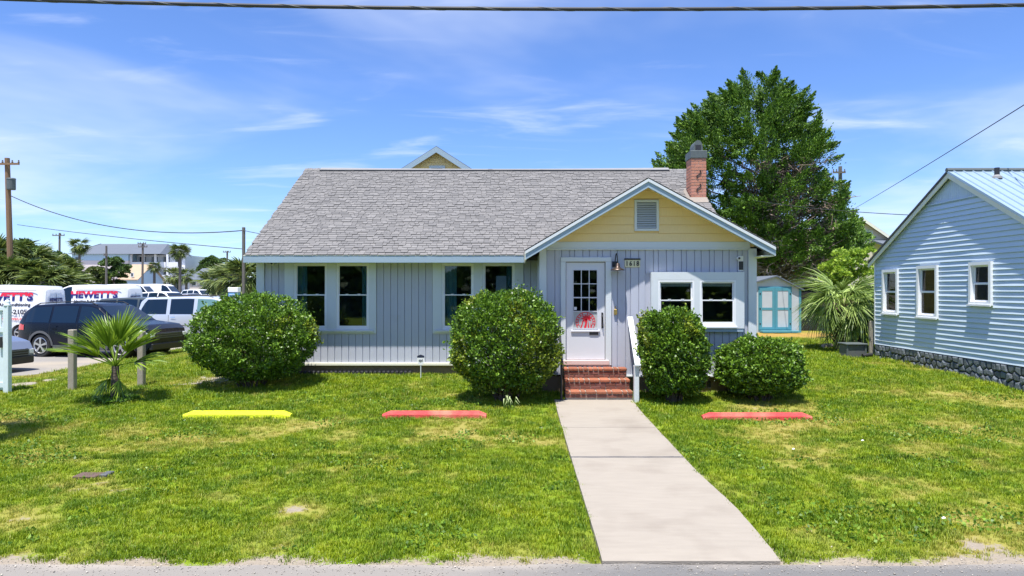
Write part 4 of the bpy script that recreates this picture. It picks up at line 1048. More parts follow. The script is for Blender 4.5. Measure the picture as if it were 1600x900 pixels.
# two weathered posts
for px, base, top, yy_, lab in ((113, 609, 515, 14.35, 'weathered square grey wooden post standing left of the small palm'), (221, 606, 518, 14.7, 'weathered grey post half hidden behind the small palm')):
    x_ = WX(px, yy_); w_ = 0.064
    b = MB(); b.cbox(x_ - w_, x_ + w_, yy_ - w_, yy_ + w_, terr(x_, yy_) - 0.2, WZ(top, yy_), 0.012)
    tag(b.build('wooden_post', M['weathered_wood']), lab, 'post', 'old wooden posts in the lawn')
# white vinyl fence end at the left edge
fn = empty('vinyl_fence', (-10.6, 14.0, 0.25), 'white vinyl fence panel ending in a ball-capped post at the left edge', 'fence')
fx = WX(11, 14.0); b = MB(); b.cbox(fx - 0.055, fx + 0.055, 13.95, 14.06, 0.1, WZ(478, 14), 0.006); b.build('post', M['pvc'], fn)
MB().lathe((fx, 14.005, WZ(478, 14) + 0.001), [(0.07, 0), (0.07, 0.02), (0.045, 0.03), (0.055, 0.07), (0.045, 0.10), (0.02, 0.125), (0, 0.13)], 14).build('post_cap', M['pvc'], fn, True)
for z0_, z1_ in ((WZ(485, 14), WZ(480, 14)), (WZ(519, 14), WZ(512, 14)), (0.35, 0.45)): part_box('rail', 'pvc', fn, fx - 2.4, fx - 0.057, 13.965, 14.045, z0_, z1_)
for k in range(14):
    x1_ = fx - 0.06 - k * 0.165
    part_box('slat', 'pvc', fn, x1_ - 0.155, x1_, 13.99, 14.02, 0.3, WZ(519, 14) - 0.002, c=0.004)
    if k < 14: part_box('slat', 'pvc', fn, x1_ - 0.10, x1_ - 0.055, 13.99, 14.02, WZ(512, 14) + 0.001, WZ(485, 14) - 0.001)
part_box('gate_latch', 'iron', fn, fx - 0.14, fx - 0.058, 13.93, 13.96, WZ(543, 14), WZ(526, 14), c=0.005)

# ------------------------------------------------------------------ leaves
def leaf_cloud(P, D, ln, wd, r, fold=0.25, jitter=0.9):
    """P points, D outward directions -> quads (folded diamonds)"""
    n = len(P); D = D + r.normal(0, jitter, (n, 3)); D /= np.linalg.norm(D, axis=1)[:, None] + 1e-9
    t = r.normal(0, 1, (n, 3)); S_ = np.cross(D, t); S_ /= np.linalg.norm(S_, axis=1)[:, None] + 1e-9
    Nn = np.cross(S_, D); L_ = (ln * r.uniform(0.65, 1.3, n))[:, None]; W_ = (wd * r.uniform(0.7, 1.25, n))[:, None]
    a = P - D * L_ * 0.5; c = P + D * L_ * 0.5 - Nn * L_ * 0.12
    b = P + S_ * W_ * 0.5 + Nn * W_ * fold; d = P - S_ * W_ * 0.5 + Nn * W_ * fold
    V = np.stack([a, b, c, d], 1).reshape(-1, 3); return V, np.arange(4 * n).reshape(n, 4)
def bush(cx, cy, rx, ry, ztop, label, seed, nleaf, mat, pw=2.6, zlow=0.12, sub=None, lean=0.0):
    r = np.random.default_rng(seed); zg = terr(cx, cy) - 0.02; H = ztop - zg
    root = empty('bush', (cx, cy, zg), label, 'bush', 'clipped bushes in front of the cottage')
    P = []; D = []
    cz = zg + H * 0.52; rz = H * 0.48
    while len(P) < nleaf:
        d = r.normal(0, 1, 3); d /= np.linalg.norm(d)
        k = (abs(d[0]) ** pw + abs(d[1]) ** pw + abs(d[2]) ** pw) ** (-1 / pw)     # rounded box
        lump = 1 + 0.13 * mnoise.noise(Vector(d * 2.3) + Vector((seed, 0, 0))) + 0.10 * mnoise.noise(Vector(d * 6.0) + Vector((0, seed, 0)))+ 0.05 * mnoise.noise(Vector(d * 15) + Vector((0, seed, 3)))
        hole = mnoise.noise(Vector(d * 4.6) + Vector((seed * 2, 5, 0)))
        depth = 1 - abs(r.normal(0, 0.085)) - (0.20 if hole > 0.18 else 0)
        if r.random() < 0.16: depth *= r.uniform(0.45, 0.95)
        if mnoise.noise(Vector(d * 13.0) + Vector((seed, 9, 4))) > 0.5: depth = r.uniform(0.9, 1.10)
        q = d * k * lump * depth; q = np.array([q[0] * rx, q[1] * ry, q[2] * rz])
        z = cz + q[2]; t = (z - zg) / H
        taper = 0.80 + 0.20 * sm(0.0, 0.42, t)
        if z < zg + zlow * H * (0.7 + 0.6 * r.random()): continue
        P.append((cx + q[0] * taper + lean * (t - 0.5), cy + q[1] * taper, z)); D.append(d + np.array([0, 0, 0.35]))
    P = np.array(P); D = np.array(D)
    if sub is None: split = [(mat, np.ones(len(P), bool))]
    else:
        g = np.array([mnoise.noise(Vector(p) * 1.5 + Vector((seed, 1, 2))) for p in P]) + r.normal(0, 0.08, len(P)) > sub; split = [(mat, ~g), ('bush_leaf_gold', g)]
    for mt, msk in split:
        V, Fc = leaf_cloud(P[msk], D[msk], 0.062, 0.036, r); o = np_obj('foliage', V, Fc, M[mt], root); o['kind'] = 'stuff'
    sb = MB()
    for k in range(34):
        a = r.uniform(0, 6.28); q = r.uniform(0.3, 0.85); t = r.uniform(0.35, 0.9)
        e = Vector((cx + math.cos(a) * rx * q, cy + math.sin(a) * ry * q, zg + H * t)); b0 = Vector((cx + math.cos(a) * rx * 0.22 * r.random(), cy + math.sin(a) * ry * 0.22, zg - 0.05)); m_ = b0.lerp(e, 0.5) + Vector((0, 0, 0.1))
        sb.tube([b0, m_, e], [0.02, 0.014, 0.005], 5)
    sb.build('stems', M['bark'], root)
    return root
bush(WX(396, 14.75), 14.75, 1.29, 1.12, WZ(461, 14.5), 'widest rounded green bush at the left corner of the cottage', 3, 36000, 'bush_leaf', 2.3, 0.10, 0.42)
bush(WX(791, 13.35), 13.35, 1.02, 0.80, WZ(456, 13.2), 'tall rounded green bush left of the brick steps', 8, 31000, 'bush_leaf', 2.9, 0.12, 0.22)
bush(WX(1052, 13.25), 13.25, 0.64, 0.60, WZ(484, 13.15), 'tall boxy green bush right of the white handrail', 14, 23000, 'bush_leaf', 3.2, 0.12, 0.16, -0.12)
bush(WX(1188, 13.4), 13.4, 0.84, 0.72, WZ(527, 13.3), 'low round green bush at the right corner of the cottage', 21, 20000, 'bush_leaf', 2.3, 0.14, 0.5)
# pale strap leaves poking out under the middle bush
bs_ = MB(); r_ = random.Random(2)
for k in range(9):
    x = WX(795 + r_.uniform(-8, 8), 12.6); a = r_.uniform(-0.5, 0.5); h = r_.uniform(0.16, 0.3); zg = terr(x, 12.6)
    bs_.add([(x - 0.01, 12.62, zg), (x + 0.01, 12.62, zg), (x + 0.012 + a * 0.08, 12.56, zg + h), (x - 0.006 + a * 0.08, 12.56, zg + h), (x + a * 0.26, 12.47, zg + h * 0.55)], [(0, 1, 2, 3), (3, 2, 4)])
tag(bs_.build('strap_leaf_plant', M['palm_leaf_pale']), 'few pale strap leaves under the bush left of the steps', 'plant')

# ------------------------------------------------------------------ fan palms
def frond_mesh(r, pet, rad, nseg, spread, droop, tipdroop, wmul=1.0, curl=0.25):
    """one fan leaf in local space: stalk along +x from the origin, fan at its end"""
    V = []; Fc = []
    def quadstrip(pts, ws, side):
        n0 = len(V)
        for p, w in zip(pts, ws): V.append(tuple(p - side * w)); V.append(tuple(p + side * w))
        for i in range(len(pts) - 1): Fc.append((n0 + 2 * i, n0 + 2 * i + 1, n0 + 2 * i + 3, n0 + 2 * i + 2))
    pts = [Vector((pet * t, 0, -droop * pet * t * t)) for t in (0, .33, .66, 1)]
    quadstrip(pts, [0.02, 0.014, 0.011, 0.010], Vector((0, 1, 0))); quadstrip([p + Vector((0, 0, 0.001)) for p in pts], [0.016, 0.012, 0.01, 0.009], Vector((0, 0, 1)))
    hub = pts[-1]; base = -2 * droop * 0.6
    for k in range(nseg):
        a = (-1 + 2 * k / (nseg - 1)) * spread + r.uniform(-0.03, 0.03); ln = rad * (1 - 0.28 * abs(a) / spread) * r.uniform(0.88, 1.06)
        d = Vector((math.cos(a), math.sin(a), base + curl * abs(math.sin(a)) * 0.6)).normalized(); side = Vector((-math.sin(a), math.cos(a), 0)); w = wmul * ln * 0.028
        dr_ = tipdroop * r.uniform(0.5, 1.5)
        ps = [hub + d * ln * t + Vector((0, 0, -dr_ * ln * t ** 2.6)) for t in (0.0, 0.4, 0.72, 1.0)]
        tw = (side + Vector((0, 0, r.uniform(-0.7, 0.7)))).normalized()
        quadstrip(ps, [w * 0.35, w, w * 0.7, w * 0.06], tw)
    return np.array(V), np.array(Fc)
def fan_palm(name, label, base, trunk_h, trunk_r, fronds, mat, seed, boots=False, parts=True, group=None, trunk_mat='palm_boot', lean=(0, 0)):
    """fronds: list of (azimuth, elevation, stalk, radius, segments, spread, droop, tipdroop)"""
    r = random.Random(seed); root = empty(name, base, label, 'palm', group); b = Vector(base); top = b + Vector((lean[0], lean[1], trunk_h))
    tr = MB(); n = 7
    tr.tube([b.lerp(top, i / n) + Vector((0, 0, -0.1 if i == 0 else 0)) for i in range(n + 1)], [trunk_r * (1.25 - 0.3 * i / n) for i in range(n + 1)], 9)
    to = tr.build('trunk', M[trunk_mat], root)
    if boots:
        bb = MB()
        for i in range(46):
            t = 0.08 + 0.9 * i / 46; a = i * 2.4; p = b.lerp(top, t); rr_ = trunk_r * (1.2 - 0.2 * t); d = Vector((math.cos(a), math.sin(a), 0)); s2 = Vector((-math.sin(a), math.cos(a), 0))
            p0 = p + d * rr_ * 0.9; p1 = p + d * (rr_ + 0.13) + Vector((0, 0, 0.22 + 0.06 * r.random())) + s2 * r.uniform(-.06, .06)
            bb.add([p0 - s2 * 0.09, p0 + s2 * 0.09, p1 + s2 * 0.035, p1 - s2 * 0.035, p0 - s2 * 0.07 - d * 0.04 + Vector((0, 0, 0.06)), p0 + s2 * 0.07 - d * 0.04 + Vector((0, 0, 0.06))], [(0, 1, 2, 3), (1, 5, 2), (0, 3, 4), (5, 4, 3, 2), (0, 4, 5, 1)])
        bb.build('leaf_bases', M['palm_boot'], to)
    allV = []; allF = []; n0 = 0
    for (az, el, pet, rad, ns_, sp, dr_, td) in fronds:
        V, Fc = frond_mesh(r, pet, rad, ns_, sp, dr_, td, 1.0 if parts else 1.9)
        R_ = Matrix.Rotation(az, 3, 'Z') @ Matrix.Rotation(-el, 3, 'Y') @ Matrix.Rotation(r.uniform(-.5, .5), 3, 'X')
        V = V @ np.array(R_).T + np.array(top)
        if parts: np_obj('frond', V, Fc, M[mat], root)
        else: allV.append(V); allF.append(Fc + n0); n0 += len(V)
    if not parts: o = np_obj('crown', np.concatenate(allV), np.concatenate(allF), M[mat], root); o['kind'] = 'stuff'
    return root
r_ = random.Random(31)
pb = (WX(180, 13.3), 13.3, terr(WX(180, 13.3), 13.3))
frs = []
for i, (az, el) in enumerate([(2.95, 0.75), (3.3, 0.45), (0.1, 0.62), (0.45, 0.95), (-0.35, 0.5), (2.5, 1.0), (1.4, 1.25), (-1.4, 0.8), (-2.3, 0.62), (3.6, 0.1), (-0.2, -0.15), (-1.9, 0.25), (0.9, 0.6), (2.0, 0.7), (-0.8, 0.9), (3.0, 1.15)]):
    frs.append((az, min(1.45, el * 0.8 + 0.38), r_.uniform(0.40, 0.54), r_.uniform(0.66, 0.84), 24, 0.85, 0.05, 0.16))
for az in (2.6, -0.6, -2.2): frs.append((az, -0.9, 0.3, 0.5, 14, 0.9, 0.1, 0.1))
fan_palm('small_palm', 'small fan palm with stiff green fronds on the left lawn', pb, 0.68, 0.07, frs, 'palm_leaf', 5, trunk_mat='bark')
sk = MB(); rk_ = np.random.default_rng(6); n = 420; a = rk_.uniform(0, 6.28, n); q = 0.42 * np.sqrt(rk_.random(n)); Pk = np.stack([pb[0] + q * np.cos(a), pb[1] + q * np.sin(a), pb[2] + 0.05 + 0.10 * rk_.random(n) * (1 - q / 0.5)], 1)
V, Fc = leaf_cloud(Pk, np.tile([0, 0, 1.0], (n, 1)), 0.09, 0.035, rk_); tag(np_obj('weed_patch', V, Fc, M['bush_leaf']), 'dark leafy weeds round the foot of the small palm', 'weeds', kind='stuff')
# the palm by the neighbour: drooping pale fronds on a stout booted trunk
frs = []
for i in range(62):
    el = r_.uniform(-0.7, 1.25); frs.append((i * 2.399 + r_.uniform(-.2, .2), el, r_.uniform(0.55, 0.8), r_.uniform(0.75, 1.0), 20, 1.0, 0.2, 0.65))
nb_ = (WX(1319, 21.8), 21.8, 0.44)
fan_palm('sabal_palm', 'short stout palm with drooping fronds beside the blue house', nb_, 1.42, 0.21, frs, 'palm_leaf_pale', 9, boots=True)

# a palm just outside the left edge; its shadow falls on the lawn
frs = [(i * 2.4, r_.uniform(-0.3, 0.9), 0.6, 0.85, 18, 1.0, 0.15, 0.3) for i in range(22)]
fan_palm('shade_palm', 'slender palm standing just beyond the left edge of the photo', (-9.05, 9.55, 0.06), 3.5, 0.10, frs, 'palm_leaf', 15, trunk_mat='bark')

# ------------------------------------------------------------------ broadleaf and conifer trees
def clump_tree(name, label, base, h, trunk_r, pads, mat, nleaf, leaf, seed, cat='tree', group=None, twigs=0, low=0.25, twig_pts=None, leaf_jit=0.55, flat=0.6, plume=False, aspect=0.5):
    """pads: list of (x, y, z, r) in world; leaves gather on the upper shells of the pads; limbs reach to them"""
    r = np.random.default_rng(seed); root = empty(name, base, label, cat, group); b = Vector(base)
    pads = np.array(pads); Ps = []; Ds = []
    per = max(4, int(nleaf / len(pads)))
    for (x, y, z, q) in pads:
        if plume:                                # feathery spray pointing out and up
            o_ = np.array([x - b.x, (y - b.y), 0.0]); o_ = o_ / (np.linalg.norm(o_) + 1e-6) * r.uniform(0.35, 1.0) + np.array([0, 0, r.uniform(0.15, 0.95)]) + r.normal(0, 0.25, 3); o_ /= np.linalg.norm(o_)
            t = r.random(per) ** 0.8; rad = q * 0.42 * (1.02 - t)[:, None]; p = o_ * (t * q * 1.5 - 0.4 * q)[:, None] + r.normal(0, 1, (per, 3)) * rad * np.array([1, 1, 0.62])
            Ps.append(p + np.array([x, y, z])); Ds.append(np.tile(o_, (per, 1)) + p / q * 0.5); continue
        d = r.normal(0, 1, (per, 3)); d /= np.linalg.norm(d, axis=1)[:, None]; d[:, 2] = np.abs(d[:, 2]) * 1.0 - low
        rad = q * r.uniform(0.35, 1.08, per) ** 0.6; p = d * rad[:, None]; p[:, 2] *= flat
        Ps.append(p + np.array([x, y, z])); Ds.append(d * 0.9 + np.array([0, 0, 0.35]))
    V, Fc = leaf_cloud(np.concatenate(Ps), np.concatenate(Ds), leaf, leaf * aspect, r, 0.15, leaf_jit)
    o = np_obj('crown', V, Fc, M[mat], root); o['kind'] = 'stuff'
    tk = MB(); topz = b.z + h * 0.9; n = 8
    axis_ = [Vector((b.x + 0.12 * math.sin(i * 1.3) * (i > 0), b.y + 0.1 * math.cos(i * 1.7) * (i > 0), b.z - 0.1 + (topz - b.z) * i / n)) for i in range(n + 1)]
    tk.tube(axis_, [trunk_r * (1 - 0.85 * i / n) for i in range(n + 1)], 9); trk = tk.build('trunk', M['bark'], root)
    lm = MB()
    for k in r.permutation(len(pads))[:min(len(pads), 70)]:
        x, y, z, q = pads[k]; t = min(0.92, max(0.08, (z - b.z) / (topz - b.z) - 0.12)); p0 = axis_[0].lerp(axis_[-1], t); e = Vector((x, y, z)); m_ = p0.lerp(e, 0.55) + Vector((0, 0, 0.15 * q))
        lm.tube([p0, m_, e], [trunk_r * 0.28 * (1.1 - t), trunk_r * 0.16 * (1.1 - t), 0.012], 5)
    lm.build('limbs', M['bark'], trk)
    if twig_pts is not None:
        tw = MB()
        for (p0, e) in twig_pts:
            m_ = Vector(p0).lerp(Vector(e), 0.5) + Vector(r.normal(0, 0.12, 3)); tw.tube([p0, m_, e], [0.03, 0.018, 0.006], 4)
        tw.build('dead_twigs', M['dead_twig'], root)
    return root
# big cedar behind the cottage; outline by height (row, left column, right column)
CYD = 36.0
tab = [(115, 1172, 1186), (130, 1146, 1214), (150, 1122, 1243), (175, 1090, 1257), (200, 1056, 1268), (230, 1044, 1288), (258, 1024, 1294), (290, 1034, 1299), (330, 1060, 1322), (360, 1080, 1338), (385, 1096, 1346), (410, 1128, 1334), (432, 1168, 1300)]
r = np.random.default_rng(77); pads = []; twp = []
tp = np.array(tab, float)
while len(pads) < 980:
    py = r.uniform(116, 430); L_, R_ = np.interp(py, tp[:, 0], tp[:, 1]), np.interp(py, tp[:, 0], tp[:, 2]); hw = (R_ - L_) / 2; c_ = (L_ + R_) / 2
    if r.random() > (hw / 150): continue
    a = r.uniform(0, 6.283); q = r.uniform(0.25, 1.0) ** 0.45; rr_ = r.uniform(0.40, 0.85)
    px = c_ + q * hw * math.cos(a); dy = q * hw * math.sin(a) * CYD / F * 0.9
    rpx = rr_ * F / CYD
    if px - rpx * 0.75 < L_ or px + rpx * 0.75 > R_: 
        px = min(max(px, L_ + rpx * 0.75), R_ - rpx * 0.75) if hw > rpx else c_
    inner = 1150 < px < 1272 and 262 < py < 420 and dy < 1.5
    if inner and r.random() < 0.42:
        if r.random() < 0.9: pass
        continue
    pads.append((WX(px, CYD), CYD + dy, WZ(py, CYD), rr_))
for k in range(420):
    py = r.uniform(255, 425); px = r.uniform(1140, min(1290, np.interp(py, tp[:, 0], tp[:, 2]) - 22)); q = r.uniform(-2.5, 1.0); p0 = Vector((WX(1190 + (px - 1190) * 0.45, CYD), CYD + q * 0.5 + 0.6, WZ(py + 20, CYD))); e = Vector((WX(px, CYD), CYD + q - 0.8, WZ(py, CYD)))
    d = (e - p0); twp.append((tuple(p0), tuple(p0 + d * r.uniform(0.7, 1.05))))
    for _ in range(4):
        s0 = p0 + d * r.uniform(0.5, 1.0); twp.append((tuple(s0), tuple(s0 + Vector(r.normal(0, 0.32, 3)) + d.normalized() * 0.2)))
clump_tree('cedar_tree', 'tall dark green cedar with bare brown inner branches behind the cottage', (WX(1195, CYD), CYD, 0.5), 12.4, 0.42, pads, 'cedar_leaf', 310000, 0.135, 5, twig_pts=twp, low=0.30, flat=0.72, plume=True, aspect=0.42, leaf_jit=0.45)
# pale-leaved shrub tree behind the palm
pads = []
for k in range(70):
    a = r.uniform(0, 6.28); q = r.random() ** 0.5; py = r.uniform(392, 468); w_ = 42 * (1 - 0.4 * abs(py - 440) / 50)
    pads.append((WX(1326 + w_ * q * math.cos(a), 26.0), 26.0 + 0.9 * q * math.sin(a), WZ(py, 26.0), r.uniform(0.2, 0.36)))
clump_tree('crepe_myrtle', 'yellow-green leafy shrub tree rising behind the stout palm', (WX(1326, 26), 26.0, 0.48), 3.0, 0.07, pads, 'myrtle_leaf', 7000, 0.14, 6, low=0.5, flat=0.9)

# loose gravel and broken turf along the road edge, clover in the lawn: each one mass
rg_ = np.random.default_rng(41); gv = []; gf = []
octv = np.array([(1, 0, 0), (-1, 0, 0), (0, 1, 0), (0, -1, 0), (0, 0, 0.7), (0, 0, -0.7)]); octf = [(0, 2, 4), (2, 1, 4), (1, 3, 4), (3, 0, 4), (2, 0, 5), (1, 2, 5), (3, 1, 5), (0, 3, 5)]
for k in range(5200):
    if fbm(k * 0.013, 1.0, 1.0, 3.0) < -0.6: continue
    x = rg_.uniform(-7.5, 8.0); y = 5.93 + abs(rg_.normal(0, 0.16)) - rg_.random() * 0.35
    if 0.7 < x < 2.32 and y > 5.88: continue
    s_ = rg_.uniform(0.0025, 0.007) * (1.8 if rg_.random() < 0.06 else 1); z = max(terr(x, y), -0.004) + s_ * 0.3
    q = octv * s_ * rg_.uniform(0.6, 1.3, (6, 3)); a = rg_.uniform(0, 6.28); c, s2 = math.cos(a), math.sin(a); q = np.stack([q[:, 0] * c - q[:, 1] * s2, q[:, 0] * s2 + q[:, 1] * c, q[:, 2]], 1) + (x, y, z); n = len(gv) * 6; gv.append(q); gf += [(i + n, j + n, l + n) for i, j, l in octf]
pmat('gravel', (0.42, 0.38, 0.32), 0.9, 0.3, 20.0, island=0.45)
tag(np_obj('gravel', np.concatenate(gv), gf, M['gravel']), 'loose gravel scattered along the road edge', 'gravel', kind='stuff')
cp = []
while len(cp) < 9000:
    x = rg_.uniform(-11, 11); y = rg_.uniform(6.1, 14.0); wl, wr = walk_x(y)
    if wl - 0.05 < x < wr + 0.05 or abs(x) > 0.85 * y + 1: continue
    if fbm(x, y, 0.8, 21.0) + 0.35 * fbm(x, y, 3.0, 4.0) < 0.28: continue
    cp.append((x, y, terr(x, y) + rg_.uniform(0.02, 0.055)))
cp = np.array(cp); V, Fc = leaf_cloud(cp, np.tile([0, 0, 0.2], (len(cp), 1)), 0.045, 0.030, rg_, 0.2, 0.8)
pmat('clover', (0.085, 0.20, 0.014), 0.5, 0.25, 3.0, island=0.35, base2=(0.19, 0.31, 0.02), translucent=0.3)
tag(np_obj('clover', V, Fc, M['clover']), 'low broad-leaved weeds growing in patches in the lawn', 'weeds', kind='stuff')
# ------------------------------------------------------------------ blue neighbour house
NX, NX2 = 10.44, 19.0
NPK_Y, NPK_Z, NE_Y, NE_Z = 16.38, 5.20, 20.04, 3.19
nbh = empty('clapboard_house', (14.0, 16.4, 0.4), 'pale blue clapboard house with ribbed metal roof on the right', 'house')
NS = (NPK_Z - NE_Z) / (NE_Y - NPK_Y); NNE_Y = 2 * NPK_Y - NE_Y
NF = 0.77; NY1, NY0 = 19.93, 2 * NPK_Y - 19.93
def gz(y): return NPK_Z - NS * abs(y - NPK_Y)
nw = [(WX(1381, 1) , 0)]                                     # window spans from photo columns on the wall plane
def ncol(px): return NX * F / (px - 808.0)                   # depth at which the wall plane shows in that column
def nrow(py, px): return CAMZ - (py - 452.0) * ncol(px) / F
nwin = []
for (pa, pb_, t, b) in ((1381, 1405, 421, 491), (1435, 1467, 415, 497), (1517, 1552, 409, 477)):
    pm = (pa + pb_) / 2; nwin.append((ncol(pb_), ncol(pa), nrow(b, pm), nrow(t, pm)))
wl2 = MB()
for (a, b, c, d) in cut_rects(NY0, NY1, NF, NE_Z, [(w[0] + 0.06, w[1] - 0.06, w[2] + 0.06, w[3] - 0.06) for w in nwin]): wl2.box(NX + 0.03, NX + 0.12, a, b, c, d)
wl2.prism([(NX + 0.03, NY0, NE_Z), (NX + 0.03, NY1, NE_Z), (NX + 0.03, NPK_Y, NPK_Z - 0.10)], (0.09, 0, 0))
wl2.box(NX + 0.12, NX2, NY1 - 0.1, NY1, NF, NE_Z); wl2.box(NX + 0.12, NX2, NY0, NY0 + 0.1, NF, NE_Z); wl2.box(NX2 - 0.1, NX2, NY0 + 0.1, NY1 - 0.1, NF, NE_Z)
wl2.box(NX + 0.9, NX + 0.95, NY0 + 0.2, NY1 - 0.2, NF, NE_Z)
nwall = wl2.build('wall', M['blue_siding'], nbh)
rh = 0.119; z = NF - 0.005; top_infill = nrow(313, 1492)
SD = {}
while z < top_infill - 0.02:
    z1 = min(z + rh, top_infill); ya, yb = NY0, NY1
    if z1 > NE_Z: 
        ya, yb = max(NY0, NPK_Y - (NPK_Z - 0.09 - z) / NS), min(NY1, NPK_Y + (NPK_Z - 0.09 - z) / NS)
        ya1, yb1 = max(NY0, NPK_Y - (NPK_Z - 0.09 - z1) / NS), min(NY1, NPK_Y + (NPK_Z - 0.09 - z1) / NS)
    else: ya1, yb1 = ya, yb
    segs = [(ya, yb, ya1, yb1)]
    for (p, q, r0, r1) in nwin:
        if z < r1 - 0.02 and z1 > r0 + 0.02: segs = [s for (u, v_, u1, v1) in segs for s in ((u, min(v_, p), u1, min(v1, p)), (max(u, q), v_, max(u1, q), v1)) if s[1] - s[0] > 0.02]
    for (u, v_, u1, v1) in segs:
        o_ = 0.026; n_ = 1; xx = NX + 0.03                                             # lapped board: bottom edge proud, top edge tucked in
        ns_ = max(1, int((v_ - u) / 0.3)); vv = []; ff = []
        for i_ in range(ns_ + 1):
            t_ = i_ / ns_; yb_, yt_ = u + (v_ - u) * t_, u1 + (v1 - u1) * t_; od = 0.037 + 0.006 * fbm(yb_, z * 9.0, 0.9, 6.1)
            vv += [(xx - od, yb_, z), (xx - 0.004, yt_, z1 + 0.004), (xx - 0.001, yb_, z)]
        for i_ in range(ns_): ff += [(3 * i_, 3 * i_ + 1, 3 * i_ + 4, 3 * i_ + 3), (3 * i_, 3 * i_ + 3, 3 * i_ + 5, 3 * i_ + 2)]
        b = MB(); b.add(vv, ff + [(0, 2, 1), (3 * ns_, 3 * ns_ + 1, 3 * ns_ + 2)])
        b.build('plank', M['blue_siding'], nwall)
    z = z1
# fluted infill under the peak
iv = MB(); hw = (NPK_Z - 0.1 - top_infill) / NS; k = 0; y = NPK_Y - hw
while y < NPK_Y + hw - 0.02:
    e = y + 0.075; zt_ = min(gz(y), gz(e)) - 0.1
    if zt_ > top_infill + 0.02: part_box('flute', 'blue_siding', nwall, NX + 0.012, NX + 0.029, y + 0.004, e - 0.004, top_infill + 0.02, zt_)
    y = e
part_box('infill_ledge', 'blue_siding', nwall, NX - 0.02, NX + 0.028, NPK_Y - hw + 0.02, NPK_Y + hw - 0.02, top_infill - 0.005, top_infill + 0.018)
part_box('corner_post', 'blue_white', nwall, NX - 0.012, NX + 0.06, NY1 - 0.03, NY1 + 0.012, NF - 0.01, NE_Z)
for (p, q, r0, r1) in nwin:
    # frame, sashes and panes in the wall's own plane (y along the wall)
    f_ = MB(); w_ = 0.075; x0, x1 = NX - 0.06, NX + 0.06
    f_.box(x0, x1, p, q, r1 - w_, r1); f_.box(x0, x1, p, q, r0, r0 + w_); f_.box(x0, x1, p, p + w_, r0 + w_, r1 - w_); f_.box(x0, x1, q - w_, q, r0 + w_, r1 - w_)
    wo_ = f_.build('window', M['blue_white'], nbh); zm = (r0 + r1) / 2
    for (s0, s1, xo) in ((zm - 0.015, r1 - w_, 0.02), (r0 + w_, zm + 0.015, 0.0)):
        s2 = MB(); t = 0.04; xa, xb = NX + 0.012 + xo, NX + 0.03 + xo
        s2.box(xa, xb, p + w_, q - w_, s1 - t, s1); s2.box(xa, xb, p + w_, q - w_, s0, s0 + t); s2.box(xa, xb, p + w_, p + w_ + t, s0 + t, s1 - t); s2.box(xa, xb, q - w_ - t, q - w_, s0 + t, s1 - t)
        s2.build('sash', M['blue_white'], wo_); part_box('pane', 'pane', wo_, xa + 0.007, xa + 0.011, p + w_ + t, q - w_ - t, s0 + t, s1 - t)
    part_box('sill', 'blue_white', wo_, NX - 0.09, NX - 0.061, p - 0.02, q + 0.02, r0 - 0.02, r0 + 0.02)
    part_box('room_dark', 'interior', wo_, NX + 0.30, NX + 0.31, p - 0.2, q + 0.2, r0 - 0.2, r1 + 0.2)  # dark sheet stands in for the unlit room behind this window
# stone veneer foundation: irregular flat stones in dark joints
fb = MB(); fb.box(NX + 0.025, NX + 0.2, NY0, NY1, 0.1, NF - 0.006); nfo = fb.build('foundation', M['stone_joint'], nbh)
rv_ = random.Random(12); sites = []
y = NY0 + 0.3; 
while y < NY1:
    for row in range(3): sites.append((y + rv_.uniform(-0.07, 0.07) + (0.09 if row % 2 else 0), 0.36 + row * 0.15 + rv_.uniform(-0.045, 0.045)))
    y += 0.185
def clip(poly, n, d):
    out = []
    for i in range(len(poly)):
        a, b = poly[i], poly[(i + 1) % len(poly)]; da, db = a[0] * n[0] + a[1] * n[1] - d, b[0] * n[0] + b[1] * n[1] - d
        if da <= 0: out.append(a)
        if da * db < 0: t = da / (da - db); out.append((a[0] + (b[0] - a[0]) * t, a[1] + (b[1] - a[1]) * t))
    return out
for (sy, sz) in sites:
    poly = [(max(sy - 0.3, NY0), 0.24), (min(sy + 0.3, NY1), 0.24), (min(sy + 0.3, NY1), NF - 0.02), (max(sy - 0.3, NY0), NF - 0.02)]
    for (ty, tz) in sites:
        if (ty, tz) == (sy, sz) or abs(ty - sy) > 0.5: continue
        n = (ty - sy, tz - sz); L2 = math.hypot(*n); n = (n[0] / L2, n[1] / L2); poly = clip(poly, n, (sy + ty) / 2 * n[0] + (sz + tz) / 2 * n[1] - 0.011)
        if len(poly) < 3: break
    if len(poly) < 3: continue
    cyy, czz = sum(p[0] for p in poly) / len(poly), sum(p[1] for p in poly) / len(poly); pr = rv_.uniform(0.02, 0.05); n = len(poly)
    v = [(NX + 0.024, p[0], p[1]) for p in poly] + [(NX + 0.024 - pr * 0.6, cyy + (p[0] - cyy) * 0.93, czz + (p[1] - czz) * 0.93) for p in poly] + [(NX + 0.024 - pr, cyy + (p[0] - cyy) * 0.6, czz + (p[1] - czz) * 0.6) for p in poly]
    f = [(i, (i + 1) % n, n + (i + 1) % n, n + i) for i in range(n)] + [(n + i, n + (i + 1) % n, 2 * n + (i + 1) % n, 2 * n + i) for i in range(n)] + [tuple(range(2 * n, 3 * n))]
    MB().add(v, f).build('stone', M['stone'], nfo)
